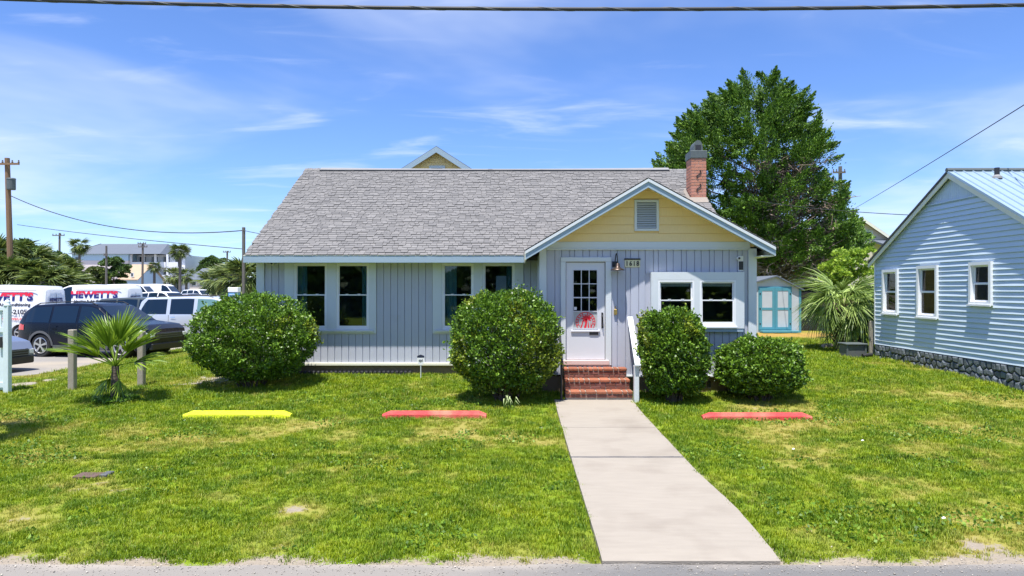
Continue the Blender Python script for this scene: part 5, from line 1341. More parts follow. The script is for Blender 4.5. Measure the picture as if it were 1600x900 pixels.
# roof: deck, standing ribs, rake trim, ridge roll, vent pipe
rd = MB(); ox = NX - 0.11
for (ya, yb) in ((NPK_Y, NE_Y + 0.05), (NPK_Y, NNE_Y - 0.05)): rd.prism([(ox, ya, gz(ya)), (NX2 + 0.2, ya, gz(ya)), (NX2 + 0.2, yb, gz(yb)), (ox, yb, gz(yb))], (0, 0, -0.05))
nro = rd.build('roof', M['tin_roof'], nbh)
x = ox + 0.12
while x < NX2:
    MB().prism([(x - 0.022, NPK_Y - 0.02, gz(NPK_Y - .02) + 0.001), (x + 0.022, NPK_Y - 0.02, gz(NPK_Y - .02) + 0.001), (x + 0.012, NPK_Y - 0.02, gz(NPK_Y - .02) + 0.028), (x - 0.012, NPK_Y - 0.02, gz(NPK_Y - .02) + 0.028)], (0, NNE_Y - NPK_Y, -NS * (NPK_Y - NNE_Y) * 1.0)).build('roof_rib', M['tin_roof'], nro); x += 0.23
for s in (1, -1):
    ya, yb = NPK_Y, (NE_Y + 0.05 if s > 0 else NNE_Y - 0.05)
    MB().prism([(ox - 0.02, ya, gz(ya) + 0.012), (ox - 0.02, yb, gz(yb) + 0.012), (ox - 0.02, yb, gz(yb) - 0.05), (ox - 0.02, ya, gz(ya) - 0.05)], (0.019, 0, 0)).build('rake_edge', M['iron'] if s > 0 else M['tin_roof'], nro)
    MB().prism([(ox + 0.0, ya, gz(ya) - 0.052), (ox + 0.0, yb, gz(yb) - 0.052), (ox + 0.0, yb, gz(yb) - 0.17), (ox + 0.0, ya, gz(ya) - 0.17)], (0.03, 0, 0)).build('rake_board', M['cream_trim'], nbh)
    MB().prism([(ox + 0.031, ya, gz(ya) - 0.052), (ox + 0.031, yb, gz(yb) - 0.052), (ox + 0.031, yb, gz(yb) - 0.07), (ox + 0.031, ya, gz(ya) - 0.07)], (0.075, 0, 0)).build('rake_soffit', M['cream_trim'], nbh)
MB().tube([(ox - 0.03, NPK_Y, NPK_Z + 0.02), (NX2 + 0.2, NPK_Y, NPK_Z + 0.02)], 0.055, 6).build('ridge_roll', M['metal_grey'], nro)
vp = (WX(1558, 15.95), 15.95); MB().tube([(vp[0], vp[1], gz(vp[1]) - 0.05), (vp[0], vp[1], WZ(262, 15.95))], 0.055, 10).build('vent_pipe', M['iron'], nro)
MB().lathe((vp[0], vp[1], gz(vp[1]) - 0.02), [(0.11, 0), (0.10, 0.05), (0.06, 0.09)], 12).build('pipe_boot', M['ridge_pale'], nro)
# things by its far corner
gb_ = empty('storage_box', (9.88, 19.9, 0.42), 'low grey utility box with flat lid by the stone foundation', 'box')
x0, x1 = WX(1320, 19.7), WX(1354, 19.7)
MB().cbox(x0 + 0.03, x1 - 0.03, 19.65, 20.1, 0.38, 0.75, 0.01).build('body', M['grey_trim'], gb_); MB().cbox(x0, x1, 19.6, 20.15, 0.755, 0.80, 0.01).build('lid', M['metal_grey'], gb_)
for xx in (x0 + 0.025, x1 - 0.075): MB().cbox(xx, xx + 0.05, 19.63, 19.648, 0.38, 0.745, 0.004).build('corner_strip', M['metal_grey'], gb_)
tag(MB().tube([(WX(1348, 19.4), 19.4, 0.47), (WX(1364, 19.4), 19.45, 0.50)], 0.055, 10).build('drain_pipe', M['iron']), 'short black drain pipe lying by the grey box', 'pipe')
tag(MB().cbox(WX(1359, 20.3), WX(1365, 20.3), 20.25, 20.36, 0.35, 1.42, 0.01).build('fence_post', M['weathered_wood']), 'grey wooden post at the far corner of the blue house', 'post')
orn = MB(); orn.lathe((WX(1347, 21.0), 21.0, 0.42), [(0.17, 0), (0.18, 0.18), (0.13, 0.36), (0.07, 0.48), (0.06, 0.6), (0.075, 0.68), (0.05, 0.76), (0, 0.78)], 12); oo = orn.build('garden_ornament', M['near_black'], None, True)
tag(oo, 'dark garden ornament standing behind the grey box', 'ornament'); MB().lathe((WX(1346, 20.88), 20.86, 1.0), [(0.0, 0), (0.05, 0.03), (0.04, 0.09), (0, 0.12)], 8).build('pale_head', M['paper'], oo, True)
for i, (px, s) in enumerate(((1289, 0.12), (1294, 0.16), (1301, 0.13))):
    x_ = WX(px, 22.5); tag(MB().lathe((x_, 22.5 + 0.1 * i, 0.42), [(s, 0), (s * 1.05, 0.06), (s * 0.6, 0.13), (0, 0.15)], 8).build('edging_stone', M['sill_pink']), ('leftmost pinkish edging stone by the stout palm', 'middle pinkish edging stone by the stout palm', 'pinkish edging stone nearest the stout palm trunk')[i], 'stone')

# ------------------------------------------------------------------ shed, recess boards, motorhome, houses behind
SY = 29.5
sh = empty('garden_shed', (10.35, 30.5, 0.5), 'small grey garden shed with turquoise double doors behind the cottage', 'shed')
ax0, ax1 = 9.15, WX(1251.5, SY); apx = WX(1213, SY); ze, zp = WZ(451, SY), WZ(431, SY); zb = WZ(518, SY)
s = MB(); s.prism([(ax0, SY, zb - 0.1), (ax1, SY, zb - 0.1), (ax1, SY, ze), (apx, SY, zp - 0.03), (ax0, SY, ze)], (0, 2.4, 0)); s.build('wall', M['shed_wall'], sh)
for (xa, xb) in ((ax0 - 0.12, apx), (ax1 + 0.12, apx)):
    za = ze - 0.04; MB().prism([(xa, SY - 0.12, za), (xb, SY - 0.12, zp + 0.02), (xb, SY - 0.12, zp - 0.04), (xa, SY - 0.12, za - 0.06)], (0, 2.65, 0)).build('roof_slope', M['slate_roof'], sh)
d0, dm, d1, dt, db_ = WX(1186, SY), WX(1210.5, SY), WX(1235.5, SY), WZ(450, SY), WZ(515, SY)
part_box('door_surround', 'shed_teal', sh, d0 - 0.03, d1 + 0.04, SY - 0.02, SY - 0.001, db_ - 0.02, dt + 0.06)
for (a, b) in ((d0 + 0.01, dm - 0.008), (dm + 0.008, d1 - 0.01)):
    dd = part_box('door', 'shed_wall', sh, a + 0.07, b - 0.07, SY - 0.034, SY - 0.021, db_ + 0.07, dt - 0.08)
    f_ = MB(); y0, y1 = SY - 0.045, SY - 0.021; w_ = 0.11; f_.box(a, a + w_, y0, y1, db_, dt); f_.box(b - w_, b, y0, y1, db_, dt); f_.box(a + w_, b - w_, y0, y1, dt - 0.12, dt); f_.box(a + w_, b - w_, y0, y1, db_, db_ + 0.11); zm = (db_ + dt) / 2; f_.box(a + w_, b - w_, y0, y1, zm - 0.05, zm + 0.05)
    f_.build('stile_frame', M['shed_teal'], dd)
    for zz_ in (db_ + 0.25, zm, dt - 0.25): part_box('hinge', 'iron', dd, (a if a < dm - 0.3 else b - 0.05), (a if a < dm - 0.3 else b - 0.05) + 0.05, SY - 0.055, SY - 0.046, zz_ - 0.035, zz_ + 0.035)
part_box('corner_trim', 'shed_teal', sh, ax1 - 0.09, ax1 + 0.01, SY - 0.015, SY - 0.001, zb, ze - 0.02); part_box('sill_ramp', 'shed_teal', sh, d0, d1 + 0.25, SY - 0.5, SY - 0.05, zb - 0.02, zb + 0.05)
fe = empty('recess_boards', (12.6, 30.6, 0.5), 'dark boards standing in for the shaded recess right of the shed', 'fence'); x = ax1 + 0.05  # near-black boards put where the recess under the tree lies in shade
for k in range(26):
    part_box('board', 'near_black', fe, x, x + 0.14, 30.6 + 0.006 * (k % 2), 30.625 + 0.006 * (k % 2), 0.4, WZ(456, 30.6) - 0.03 * (k % 3 == 0)); x += 0.146
for zz_ in (0.8, 1.9): part_box('rail', 'near_black', fe, ax1 + 0.05, x, 30.64, 30.70, zz_, zz_ + 0.09)
# motorhome: over-cab box with lettering, seen end-on above the recess boards
RV = 40.0
rvx0, rvx1 = WX(1237, RV), WX(1294, RV); rve = empty('motorhome', ((rvx0 + rvx1) / 2, 43, 0.5), 'beige motorhome with lettering over its cab beyond the dark recess boards', 'motorhome')
pmat('rv_skin', (0.50, 0.46, 0.41), 0.5, 0.06, 2.0)
b = MB(); b.cbox(rvx0, rvx1, RV, RV + 1.4, WZ(448, RV), WZ(428, RV), 0.08); b.cbox(rvx0, rvx1, RV + 1.41, RV + 7.2, 0.95, WZ(427, RV), 0.06); b.build('body', M['rv_skin'], rve)
part_box('roof_edge', 'trim', rve, rvx0 - 0.01, rvx1 + 0.01, RV - 0.015, RV + 7.2, WZ(427, RV) - 0.03, WZ(425.5, RV))
cb_ = MB(); cb_.prism([(rvx0 + 0.12, RV + 1.4, 0.9), (rvx0 + 0.12, RV + 1.4, 2.45), (rvx0 + 0.12, RV + 0.75, 2.45), (rvx0 + 0.12, RV + 0.05, 1.75), (rvx0 + 0.12, RV - 0.9, 1.6), (rvx0 + 0.12, RV - 1.0, 0.9)], (rvx1 - rvx0 - 0.24, 0, 0)); cb_.build('cab', M['paint_white'], rve)
MB().prism([(rvx0 + 0.25, RV + 0.70, 2.42), (rvx1 - 0.25, RV + 0.70, 2.42), (rvx1 - 0.18, RV + 0.06, 1.79), (rvx0 + 0.18, RV + 0.06, 1.79)], (0, -0.012, 0.012)).build('windscreen', M['car_glass'], rve)
part_box('marker_lamp', 'grey_trim', rve, WX(1254, RV), WX(1266, RV), RV - 0.06, RV - 0.001, WZ(432.5, RV), WZ(430.3, RV), c=0.01)
me_ = text_mesh('LEPRECHAUN', 0.26, 0.003); me_.materials.append(M['grey_trim']); inst('lettering', me_, (WX(1259.5, RV), RV - 0.006, WZ(440, RV)), rve)
for xx in (rvx0 + 0.2, rvx1 - 0.2):
    for yy_ in (RV - 0.2, RV + 5.2):
        MB().lathe((xx, yy_, 0.9), [(0.3, -0.12), (0.39, -0.1), (0.39, 0.1), (0.3, 0.12)], 16, 'y').build('wheel', M['rubber'], rve); bpy.context.view_layer.update()
for o in [c for c in rve.children if c.name.startswith('wheel')]: o.rotation_euler = (0, 0, math.pi / 2)
def gable_house(name, label, x0, x1, y0, y1, ze, zp, wallm, roofm, ridge='y', base=0.5, wins=(), over=0.35, trim='trim', cat='house'):
    """simple house with a gable roof; ridge along y shows the gable to the viewer; wins: (x0,x1,z0,z1) on the face at y0"""
    root = empty(name, ((x0 + x1) / 2, (y0 + y1) / 2, base), label, cat); w = MB()
    if ridge == 'y': xm = (x0 + x1) / 2; w.prism([(x0, y0, base - 0.2), (x1, y0, base - 0.2), (x1, y0, ze), (xm, y0, zp), (x0, y0, ze)], (0, y1 - y0, 0))
    else: ym = (y0 + y1) / 2; w.prism([(x0, y0, base - 0.2), (x0, y1, base - 0.2), (x0, y1, ze), (x0, ym, zp), (x0, y0, ze)], (x1 - x0, 0, 0))
    w.build('wall', M[wallm], root); t = 0.14
    if ridge == 'y':
        sl = (zp - ze) / (xm - x0)
        for xe in (x0 - over, x1 + over):
            zz_ = ze - sl * over
            MB().prism([(xe, y0 - over, zz_ + 0.02), (xm, y0 - over, zp + 0.02), (xm, y0 - over, zp + t), (xe, y0 - over, zz_ + t)], (0, y1 - y0 + 2 * over, 0)).build('roof_slope', M[roofm], root)
            MB().prism([(xe, y0 - over - 0.03, zz_ - 0.12), (xm, y0 - over - 0.03, zp - 0.12), (xm, y0 - over - 0.03, zp + t - 0.03), (xe, y0 - over - 0.03, zz_ + t - 0.03)], (0, 0.028, 0)).build('rake_board', M[trim], root)
    else:
        sl = (zp - ze) / (ym - y0)
        for ye in (y0 - over, y1 + over):
            zz_ = ze - sl * over; MB().prism([(x0 - over, ye, zz_ + 0.02), (x0 - over, ym, zp + 0.02), (x0 - over, ym, zp + t), (x0 - over, ye, zz_ + t)], (x1 - x0 + 2 * over, 0, 0)).build('roof_slope', M[roofm], root)
    for (a, b, c, d) in wins:
        f_ = MB(); ring(f_, a - 0.1, b + 0.1, c - 0.1, d + 0.1, y0 - 0.06, y0 - 0.002, 0.1); wo2 = f_.build('window', M['trim'], root); part_box('pane', 'dark_pane', wo2, a, b, y0 - 0.03, y0 - 0.004, c, d)
    return root
YB = 27.5
yh = gable_house('yellow_house', 'yellow house gable peeking above the cottage ridge', WX(683, YB) - 3.3, WX(683, YB) + 3.3, YB, YB + 9, WZ(230, YB) - 0.15 - 3.3 * 0.64, WZ(230, YB) - 0.15, 'yellow', 'slate_roof', wins=[(WX(683, YB) - 0.22, WX(683, YB) + 0.22, WZ(275, YB), WZ(263, YB))], trim='fascia', over=0.3)
zr = WZ(262, YB)
while zr < WZ(230, YB) - 0.55:
    hwid = (WZ(230, YB) - 0.42 - zr) / 0.64; part_box('plank', 'yellow', [c for c in yh.children if c.name.startswith('wall')][0], WX(683, YB) - hwid, WX(683, YB) + hwid, YB - 0.02, YB - 0.002, zr, zr + 0.19, c=0.006); zr += 0.2
# beige gabled house at the right, with a porch roof
YH = 52.0; gx_ = WX(1345, YH)
bh_ = gable_house('beige_house', 'beige two-storey house with pale gable beyond the cedar', gx_ - 4.0, gx_ + 4.0, YH, YH + 10, WZ(400, YH), WZ(344, YH), 'beige_wall', 'tan_roof', trim='cream_trim', over=0.4, wins=[(gx_ - 0.8, gx_ + 0.8, WZ(372, YH), WZ(362, YH))])
MB().prism([(gx_ + 0.8, YH - 3.2, WZ(387, 49)), (gx_ + 6.0, YH - 3.2, WZ(387, 49)), (gx_ + 6.0, YH - 0.05, WZ(370, 49)), (gx_ + 0.8, YH - 0.05, WZ(370, 49))], (0, 0, -0.15)).build('porch_roof', M['slate_roof'], bh_)
for k in range(3): part_box('porch_post', 'weathered_wood', bh_, gx_ + 1.0 + k * 2.3, gx_ + 1.2 + k * 2.3, YH - 3.0, YH - 2.8, 0.5, WZ(388, 49) - 0.1)
gable_house('pale_house', 'low pale house with slate roof far behind the shed', WX(1196, 66), WX(1300, 66), 66, 76, WZ(424, 66), WZ(405, 66), 'white_wall', 'slate_roof', 'x', wins=[(WX(1216, 66), WX(1234, 66), WZ(433, 66), WZ(426, 66)), (WX(1270, 66), WX(1280, 66), WZ(433, 66), WZ(426, 66))])

# ------------------------------------------------------------------ cars
def interp(tab, x):
    t = np.array(tab, float); return float(np.interp(x, t[:, 0], t[:, 1]))
WHL = {}
def wheel_meshes(r):
    if r in WHL: return WHL[r]
    t = MB().lathe((0, 0, 0), [(r * 0.68, -0.10), (r * 0.93, -0.115), (r, -0.085), (r, 0.085), (r * 0.93, 0.115), (r * 0.68, 0.10)], 28, 'y'); tm = bpy.data.meshes.new('wheel'); tm.from_pydata([tuple(v) for v in t.v], [], t.f); tm.materials.append(M['rubber'])
    q = MB(); q.lathe((0, 0.0, 0), [(r * 0.70, -0.118), (r * 0.66, -0.122), (r * 0.62, -0.10), (r * 0.62, -0.03)], 28, 'y', False)
    for k in range(5):
        for s in (-0.13, 0.13):
            a = 2 * math.pi * k / 5 + 0.3; d = Vector((math.cos(a + s), 0, math.sin(a + s))); e = Vector((math.cos(a + s * 0.7), 0, math.sin(a + s * 0.7)))
            q.beam(d * r * 0.08 + Vector((0, -0.112, 0)), e * r * 0.66 + Vector((0, -0.112, 0)), 0.03, r * 0.085, (0, 1, 0))
    q.lathe((0, -0.118, 0), [(r * 0.16, -0.008), (r * 0.16, 0.02)], 14, 'y'); qm = bpy.data.meshes.new('rim'); qm.from_pydata([tuple(v) for v in q.v], [], q.f); qm.materials.append(M['alloy'])
    d = MB().lathe((0, 0, 0), [(r * 0.62, -0.03), (r * 0.62, 0.03)], 20, 'y'); dm_ = bpy.data.meshes.new('brake_disc'); dm_.from_pydata([tuple(v) for v in d.v], [], d.f); dm_.materials.append(M['black_trim'])
    WHL[r] = (tm, qm, dm_); return WHL[r]
def car(kind, paintm, name, label, loc, rotz, group=None, detail=True, cat=None):
    """car built nose along +x, then turned and set down; profile tables give roof line and plan width"""
    K = {
     'suv': dict(L=5.05, W=1.98, belt=1.10, top=[(-2.52, 0.95), (-2.47, 1.18), (-2.30, 1.50), (-1.95, 1.70), (-0.6, 1.765), (0.25, 1.74), (0.55, 1.66), (1.30, 1.17), (1.6, 1.13), (2.2, 1.06), (2.45, 0.92), (2.52, 0.70)], r=0.375, ax=(-1.50, 1.52), clear=0.24, tumble=0.30,
                 wins=[(-2.15, -1.20), (-1.12, -0.18), (-0.08, 0.92)], ws=(0.52, 1.30), rw=(-2.46, -2.06)),
     'wagon': dict(L=5.55, W=2.02, belt=1.16, top=[(-2.77, 0.95), (-2.74, 1.25), (-2.60, 1.72), (-2.40, 1.86), (-0.6, 1.90), (0.45, 1.87), (0.72, 1.80), (1.40, 1.24), (1.7, 1.20), (2.5, 1.12), (2.72, 0.98), (2.77, 0.72)], r=0.40, ax=(-1.65, 1.65), clear=0.28, tumble=0.22,
                 wins=[(-2.55, -1.45), (-1.30, -0.33), (-0.18, 0.98)], ws=(0.70, 1.40), rw=(-2.75, -2.58)),
     'sedan': dict(L=4.84, W=1.85, belt=0.94, top=[(-2.42, 0.78), (-2.38, 1.0), (-1.75, 1.06), (-1.05, 1.36), (-0.4, 1.445), (0.25, 1.42), (1.15, 0.98), (1.7, 0.93), (2.25, 0.80), (2.42, 0.60)], r=0.33, ax=(-1.38, 1.40), clear=0.19, tumble=0.34,
                 wins=[(-1.20, -0.38), (-0.28, 0.62)], ws=(0.28, 1.13), rw=(-1.72, -1.08)),
     'van': dict(L=4.75, W=1.86, belt=1.22, top=[(-2.37, 1.0), (-2.35, 2.15), (-2.25, 2.32), (-0.5, 2.37), (0.55, 2.34), (0.85, 2.22), (1.55, 1.38), (1.75, 1.24), (2.25, 1.08), (2.37, 0.75)], r=0.34, ax=(-1.45, 1.50), clear=0.22, tumble=0.12,
                 wins=[(0.38, 1.22)], ws=(0.86, 1.55), rw=None)}[kind]
    root = empty(name, (0, 0, 0), label, cat or ('van' if kind == 'van' else 'car'), group)
    L, W = K['L'], K['W']; belt = K['belt']; cl = K['clear']; top = K['top']
    def hw(x):                                   # plan half width
        t = abs(x) / (L / 2); return W / 2 * (1 - 0.16 * max(0, (t - 0.72) / 0.28) ** 2.2)
    def side(x, z):                              # half width at height
        zt = interp(top, x); zb = min(belt, zt - 0.03); w = hw(x)
        if z <= zb: q = (z - cl) / max(0.05, zb - cl); return w * (0.95 + 0.05 * math.sin(min(1, max(0, q)) * math.pi * 0.75 + 0.3))
        return side(x, zb) - K['tumble'] * (z - zb)
    xs = sorted(set([-L / 2, L / 2] + list(np.linspace(-L / 2 + 0.04, L / 2 - 0.04, 44)) + [t[0] for t in top])); V = []; Fc = []
    for x in xs:
        zt = interp(top, x); zb = min(belt, zt - 0.03); c0 = cl + (0.12 if abs(x) > L / 2 - 0.12 else 0.0)
        for ax in K['ax']:
            if abs(x - ax) < K['r'] * 1.12: c0 = max(c0, K['r'] + math.sqrt(max(0, (K['r'] * 1.14) ** 2 - (x - ax) ** 2)))
        c0 = min(c0, zb - 0.12)
        hs = [c0, c0 + (zb - c0) * 0.3, c0 + (zb - c0) * 0.65, zb - 0.02, zb, zb + (zt - zb) * 0.5, zt - min(0.06, (zt - zb) * 0.5)]
        pr = [(side(x, h), h) for h in hs]; sw = pr[-1][0]; pr += [(sw - 0.06, zt - 0.012), (sw * 0.55, zt + 0.008)]
        V += [(x, -a, b) for a, b in pr] + [(x, 0, zt + 0.014)] + [(x, a, b) for a, b in reversed(pr)]
    n = 19
    for i in range(len(xs) - 1):
        for k in range(n - 1): Fc.append((i * n + k, i * n + n + k, i * n + n + k + 1, i * n + k + 1))
        Fc.append((i * n, i * n + n - 1, i * n + 2 * n - 1, i * n + n))
    body = MB().add(V, Fc + [tuple(range(n)), tuple(range(len(V) - 1, len(V) - n - 1, -1))]).build('body', M['paint_' + paintm], root, True)
    bpy.context.view_layer.update()
    ms = body.modifiers.new('edge', 'EDGE_SPLIT'); ms.split_angle = math.radians(38)
    def patch(nm, mat, x0, x1, zlo, zhi, sgn, parent, off=0.006, nx_=8, nz_=3):
        v = []; f = []
        for i in range(nx_ + 1):
            x = x0 + (x1 - x0) * i / nx_; a, b = zlo(x), zhi(x)
            for j in range(nz_ + 1): z = a + (b - a) * j / nz_; v.append((x, sgn * (side(x, z) + off), z))
        m_ = nz_ + 1
        for i in range(nx_):
            for j in range(nz_): f.append((i * m_ + j, (i + 1) * m_ + j, (i + 1) * m_ + j + 1, i * m_ + j + 1))
        return MB().add(v, f).build(nm, M[mat], parent, True)
    gl = 'car_glass_green' if (kind == 'wagon' and paintm == 'silver') else 'car_glass'
    def roofline(x): return interp(top, x) - 0.085
    for sgn in (-1, 1):
        for i, (a, b) in enumerate(K['wins']):
            fr_ = (i == len(K['wins']) - 1); rear = (i == 0 and kind != 'van')
            mt = 'car_glass' if not fr_ else gl
            zlo = lambda x: belt + 0.03
            def zhi(x, a=a, b=b, fr_=fr_, rear=rear):
                z = roofline(x)
                if rear and kind in ('suv', 'wagon'): z = min(z, belt + 0.05 + (x - a) * 1.7 + 0.18)
                return max(belt + 0.035, z)
            patch('side_window', mt, a, b, zlo, zhi, sgn, root)
        if detail:
            for k_, (a, b) in enumerate(K['wins'][-2:]):
                patch('door_handle', 'chrome' if kind == 'wagon' else 'paint_' + paintm, a + 0.06, a + 0.25, lambda x: belt - 0.12, lambda x: belt - 0.075, sgn, root, 0.03, 3, 1)
            for a in [w[0] - 0.04 for w in K['wins'][-2:]] + [K['wins'][-1][1] + 0.12]: patch('door_seam', 'black_trim', a - 0.006, a + 0.006, lambda x: cl + 0.15, lambda x: belt + 0.0, sgn, root, 0.003, 1, 6)
            x = K['wins'][-1][1] - 0.02; y0 = side(x, belt + 0.1)
            mr_ = MB(); mr_.lathe((x, sgn * (y0 + 0.13), belt + 0.09), [(0.0, -0.10), (0.07, -0.09), (0.10, -0.03), (0.10, 0.05), (0.07, 0.09), (0, 0.10)], 10, 'y'); mr_.build('mirror', M['paint_' + paintm], root, True)
        for ax in K['ax']:                       # flare and dark arch
            rr_ = K['r']; v = []; f = []; n_ = 18
            for i in range(n_ + 1):
                a = math.pi * i / n_; 
                for q in (1.10, 1.30): x = ax + rr_ * q * math.cos(a); z = rr_ + rr_ * q * math.sin(a); v.append((x, sgn * (side(x, min(z, belt)) + 0.012), z))
            for i in range(n_): f.append((2 * i, 2 * i + 1, 2 * i + 3, 2 * i + 2))
            MB().add(v, f).build('wheel_arch', M['grey_trim'] if kind == 'suv' else M['paint_' + paintm], root)
            tm, qm, dm_ = wheel_meshes(rr_); yy_ = sgn * (W / 2 - 0.125)
            wo2 = inst('wheel', tm, (ax, yy_, rr_), root, rot=(0, 0, 0 if sgn < 0 else math.pi)); inst('rim', qm, (ax, yy_, rr_), wo2); inst('brake_disc', dm_, (ax, yy_, rr_), wo2)
        # arch interior
    for ax in K['ax']: MB().lathe((ax, 0, K['r'] + 0.02), [(K['r'] * 1.12, -W / 2 + 0.25), (K['r'] * 1.12, W / 2 - 0.25)], 16, 'y').build('wheel_well', M['black_trim'], root)
    def topglass(nm, x0, x1, mat):
        v = []; f = []; nx_ = 6; ny_ = 6
        for i in range(nx_ + 1):
            x = x0 + (x1 - x0) * i / nx_; z = interp(top, x) + 0.02; w = side(x, z) - 0.09
            for j in range(ny_ + 1): t = -1 + 2 * j / ny_; v.append((x, w * t, z - 0.014 * abs(t) ** 2))
        for i in range(nx_):
            for j in range(ny_): q = i * (ny_ + 1) + j; f.append((q, q + ny_ + 1, q + ny_ + 2, q + 1))
        MB().add(v, f).build(nm, M[mat], root, True)
    topglass('windscreen', K['ws'][0] + 0.05, K['ws'][1] - 0.03, gl)
    if K['rw']: topglass('rear_window', K['rw'][0] + 0.03, K['rw'][1] - 0.03, 'car_glass')
    xf = L / 2; zg_ = interp(top, xf - 0.06)
    b = MB(); b.cbox(xf - 0.10, xf + 0.012, -W * 0.33, W * 0.33, zg_ - 0.26, zg_ - 0.06, 0.02); g_ = b.build('grille', M['black_trim'], root)
    for k in range(3): part_box('grille_bar', 'metal_grey', g_, xf + 0.013, xf + 0.024, -W * 0.31, W * 0.31, zg_ - 0.235 + k * 0.062, zg_ - 0.213 + k * 0.062)
    part_box('bumper', 'black_trim' if kind in ('suv', 'sedan') else 'paint_' + paintm, root, xf - 0.12, xf + 0.03, -W * 0.42, W * 0.42, cl + 0.02, cl + 0.24, c=0.03)
    for sgn in (-1, 1):
        patch('headlight', 'lamp_clear', xf - 0.46, xf - 0.10, lambda x: interp(top, x) - 0.25, lambda x: interp(top, x) - 0.12, sgn, root, 0.01, 4, 2)
        part_box('headlight_lens', 'lamp_clear', root, xf - 0.13, xf + 0.006, min(sgn * W * 0.34, sgn * W * 0.42), max(sgn * W * 0.34, sgn * W * 0.42), zg_ - 0.20, zg_ - 0.08, c=0.01)
        zz_ = (belt - 0.22, belt - 0.02) if kind != 'van' else (0.95, 1.18)
        patch('tail_light', 'lamp_red', -L / 2 + 0.015, -L / 2 + (0.34 if kind == 'suv' else 0.16), lambda x: zz_[0], lambda x: zz_[1] if x < -L / 2 + 0.2 else zz_[1] - 0.03, sgn, root, 0.01, 4, 2)
    part_box('rear_bumper', 'paint_' + paintm, root, -L / 2 - 0.03, -L / 2 + 0.1, -W * 0.44, W * 0.44, cl + 0.06, cl + 0.28, c=0.03)
    part_box('number_plate', 'paper', root, -L / 2 - 0.036, -L / 2 - 0.031, -0.16, 0.16, cl + 0.1, cl + 0.24)
    if kind in ('suv', 'wagon') and detail:
        for sgn in (-1, 1):
            yr = sgn * (side(-0.8, interp(top, -0.8) - 0.05) - 0.1); MB().tube([(x, yr, interp(top, x) + (0.05 if abs(x + 0.8) < 1.1 else 0.0)) for x in np.linspace(-2.0, 0.4, 12)], 0.018, 6).build('roof_rail', M['black_trim'], root)
            patch('sill_strip', 'grey_trim', -L / 2 + 0.5, L / 2 - 0.5, lambda x: cl + 0.0 if min(abs(x - q) for q in K['ax']) > K['r'] * 1.2 else K['r'] * 2.2, lambda x: cl + 0.16 if min(abs(x - q) for q in K['ax']) > K['r'] * 1.2 else K['r'] * 2.2 + 0.002, sgn, root, 0.012, 24, 1)
            if kind == 'wagon': patch('side_moulding', 'chrome', -1.2, 1.0, lambda x: 0.72, lambda x: 0.75, sgn, root, 0.012, 12, 1)
    root.location = loc; root.rotation_euler = (0, 0, rotz); WPOS[root.name] = Vector(loc)
    return root
def L_(x, y): return (x, y, lotz(y) + 0.008)
car('suv', 'navy', 'parked_suv', 'dark navy SUV parked nearest behind the small palm', L_(-14.0, 23.1), math.radians(-11))
car('wagon', 'silver', 'parked_suv', 'long silver SUV parked behind the left bush', L_(-12.75, 28.6), math.radians(-3))
car('sedan', 'bluegrey', 'parked_sedan', 'blue-grey sedan nosing out behind the white vinyl fence', L_(WX(48, 17.6) - 3.3, 18.4), math.radians(-8))
# service vans with printed sides; nose to the left, so their left flank faces the viewer
split_mat('van_letters', 0.17, (0.012, 0.02, 0.16), (0.72, 0.02, 0.06))
def van(label, loc, rotz):
    v = car('van', 'white', 'service_van', label, (0, 0, 0), 0, 'white vans with printed sides', detail=True)
    R = Matrix.Rotation(math.pi, 4, 'Z')
    def put(txt, size, x, z, mat, bold=0.0, sx=1.0):
        # lettering on the flank at local y=+ (which faces the viewer once the van is turned round)
        me_ = text_mesh(txt, size, bold, sx, 0.004); me_.transform(R); me_.materials.append(M[mat])
        inst('lettering', me_, (x, 0.955 if z < 1.25 else 0.917 - 0.12 * (z - 1.22), z), v, rot=(0.11 if z > 1.25 else 0, 0, 0))
    put("HEWETT'S", 0.45, -0.75, 1.72, 'van_letters', 0.022, 1.12)
    put('Heating & Air Conditioning', 0.19, -0.8, 1.48, 'navy_print', 0.003, 0.98)
    put('843-272-2105', 0.26, -0.95, 1.15, 'navy_print', 0.008, 1.1)
    put('www.hewettshvac.com', 0.17, -0.9, 0.90, 'red_decal', 0.002, 1.1)
    me_ = text_mesh("HEWETT'S", 0.22, 0.008, 0.9, 0.004); me_.transform(Matrix.Rotation(-math.pi / 2, 4, 'Z')); me_.materials.append(M['van_letters']); inst('lettering', me_, (-2.385, 0.0, 1.66), v)
    me_ = text_mesh('843-272-2105', 0.16, 0.004, 0.9, 0.004); me_.transform(Matrix.Rotation(-math.pi / 2, 4, 'Z')); me_.materials.append(M['navy_print']); inst('lettering', me_, (-2.385, 0.0, 1.35), v)
    part_box('door_seam', 'grey_trim', v, -2.388, -2.378, -0.006, 0.006, 0.5, 2.0)
    part_box('panel_line', 'grey_trim', v, -2.05, 0.15, 0.822, 0.845, 2.14, 2.155)
    v.location = loc; v.rotation_euler = (0, 0, rotz); return v
van("white service van cut off by the left edge of the photo", L_(WX(66, 29.0) - 2.3, 29.6), math.pi + math.radians(4))
van("white service van with its whole printed name in view", L_(WX(199, 34.5) - 2.37, 35.2), math.pi + math.radians(1))
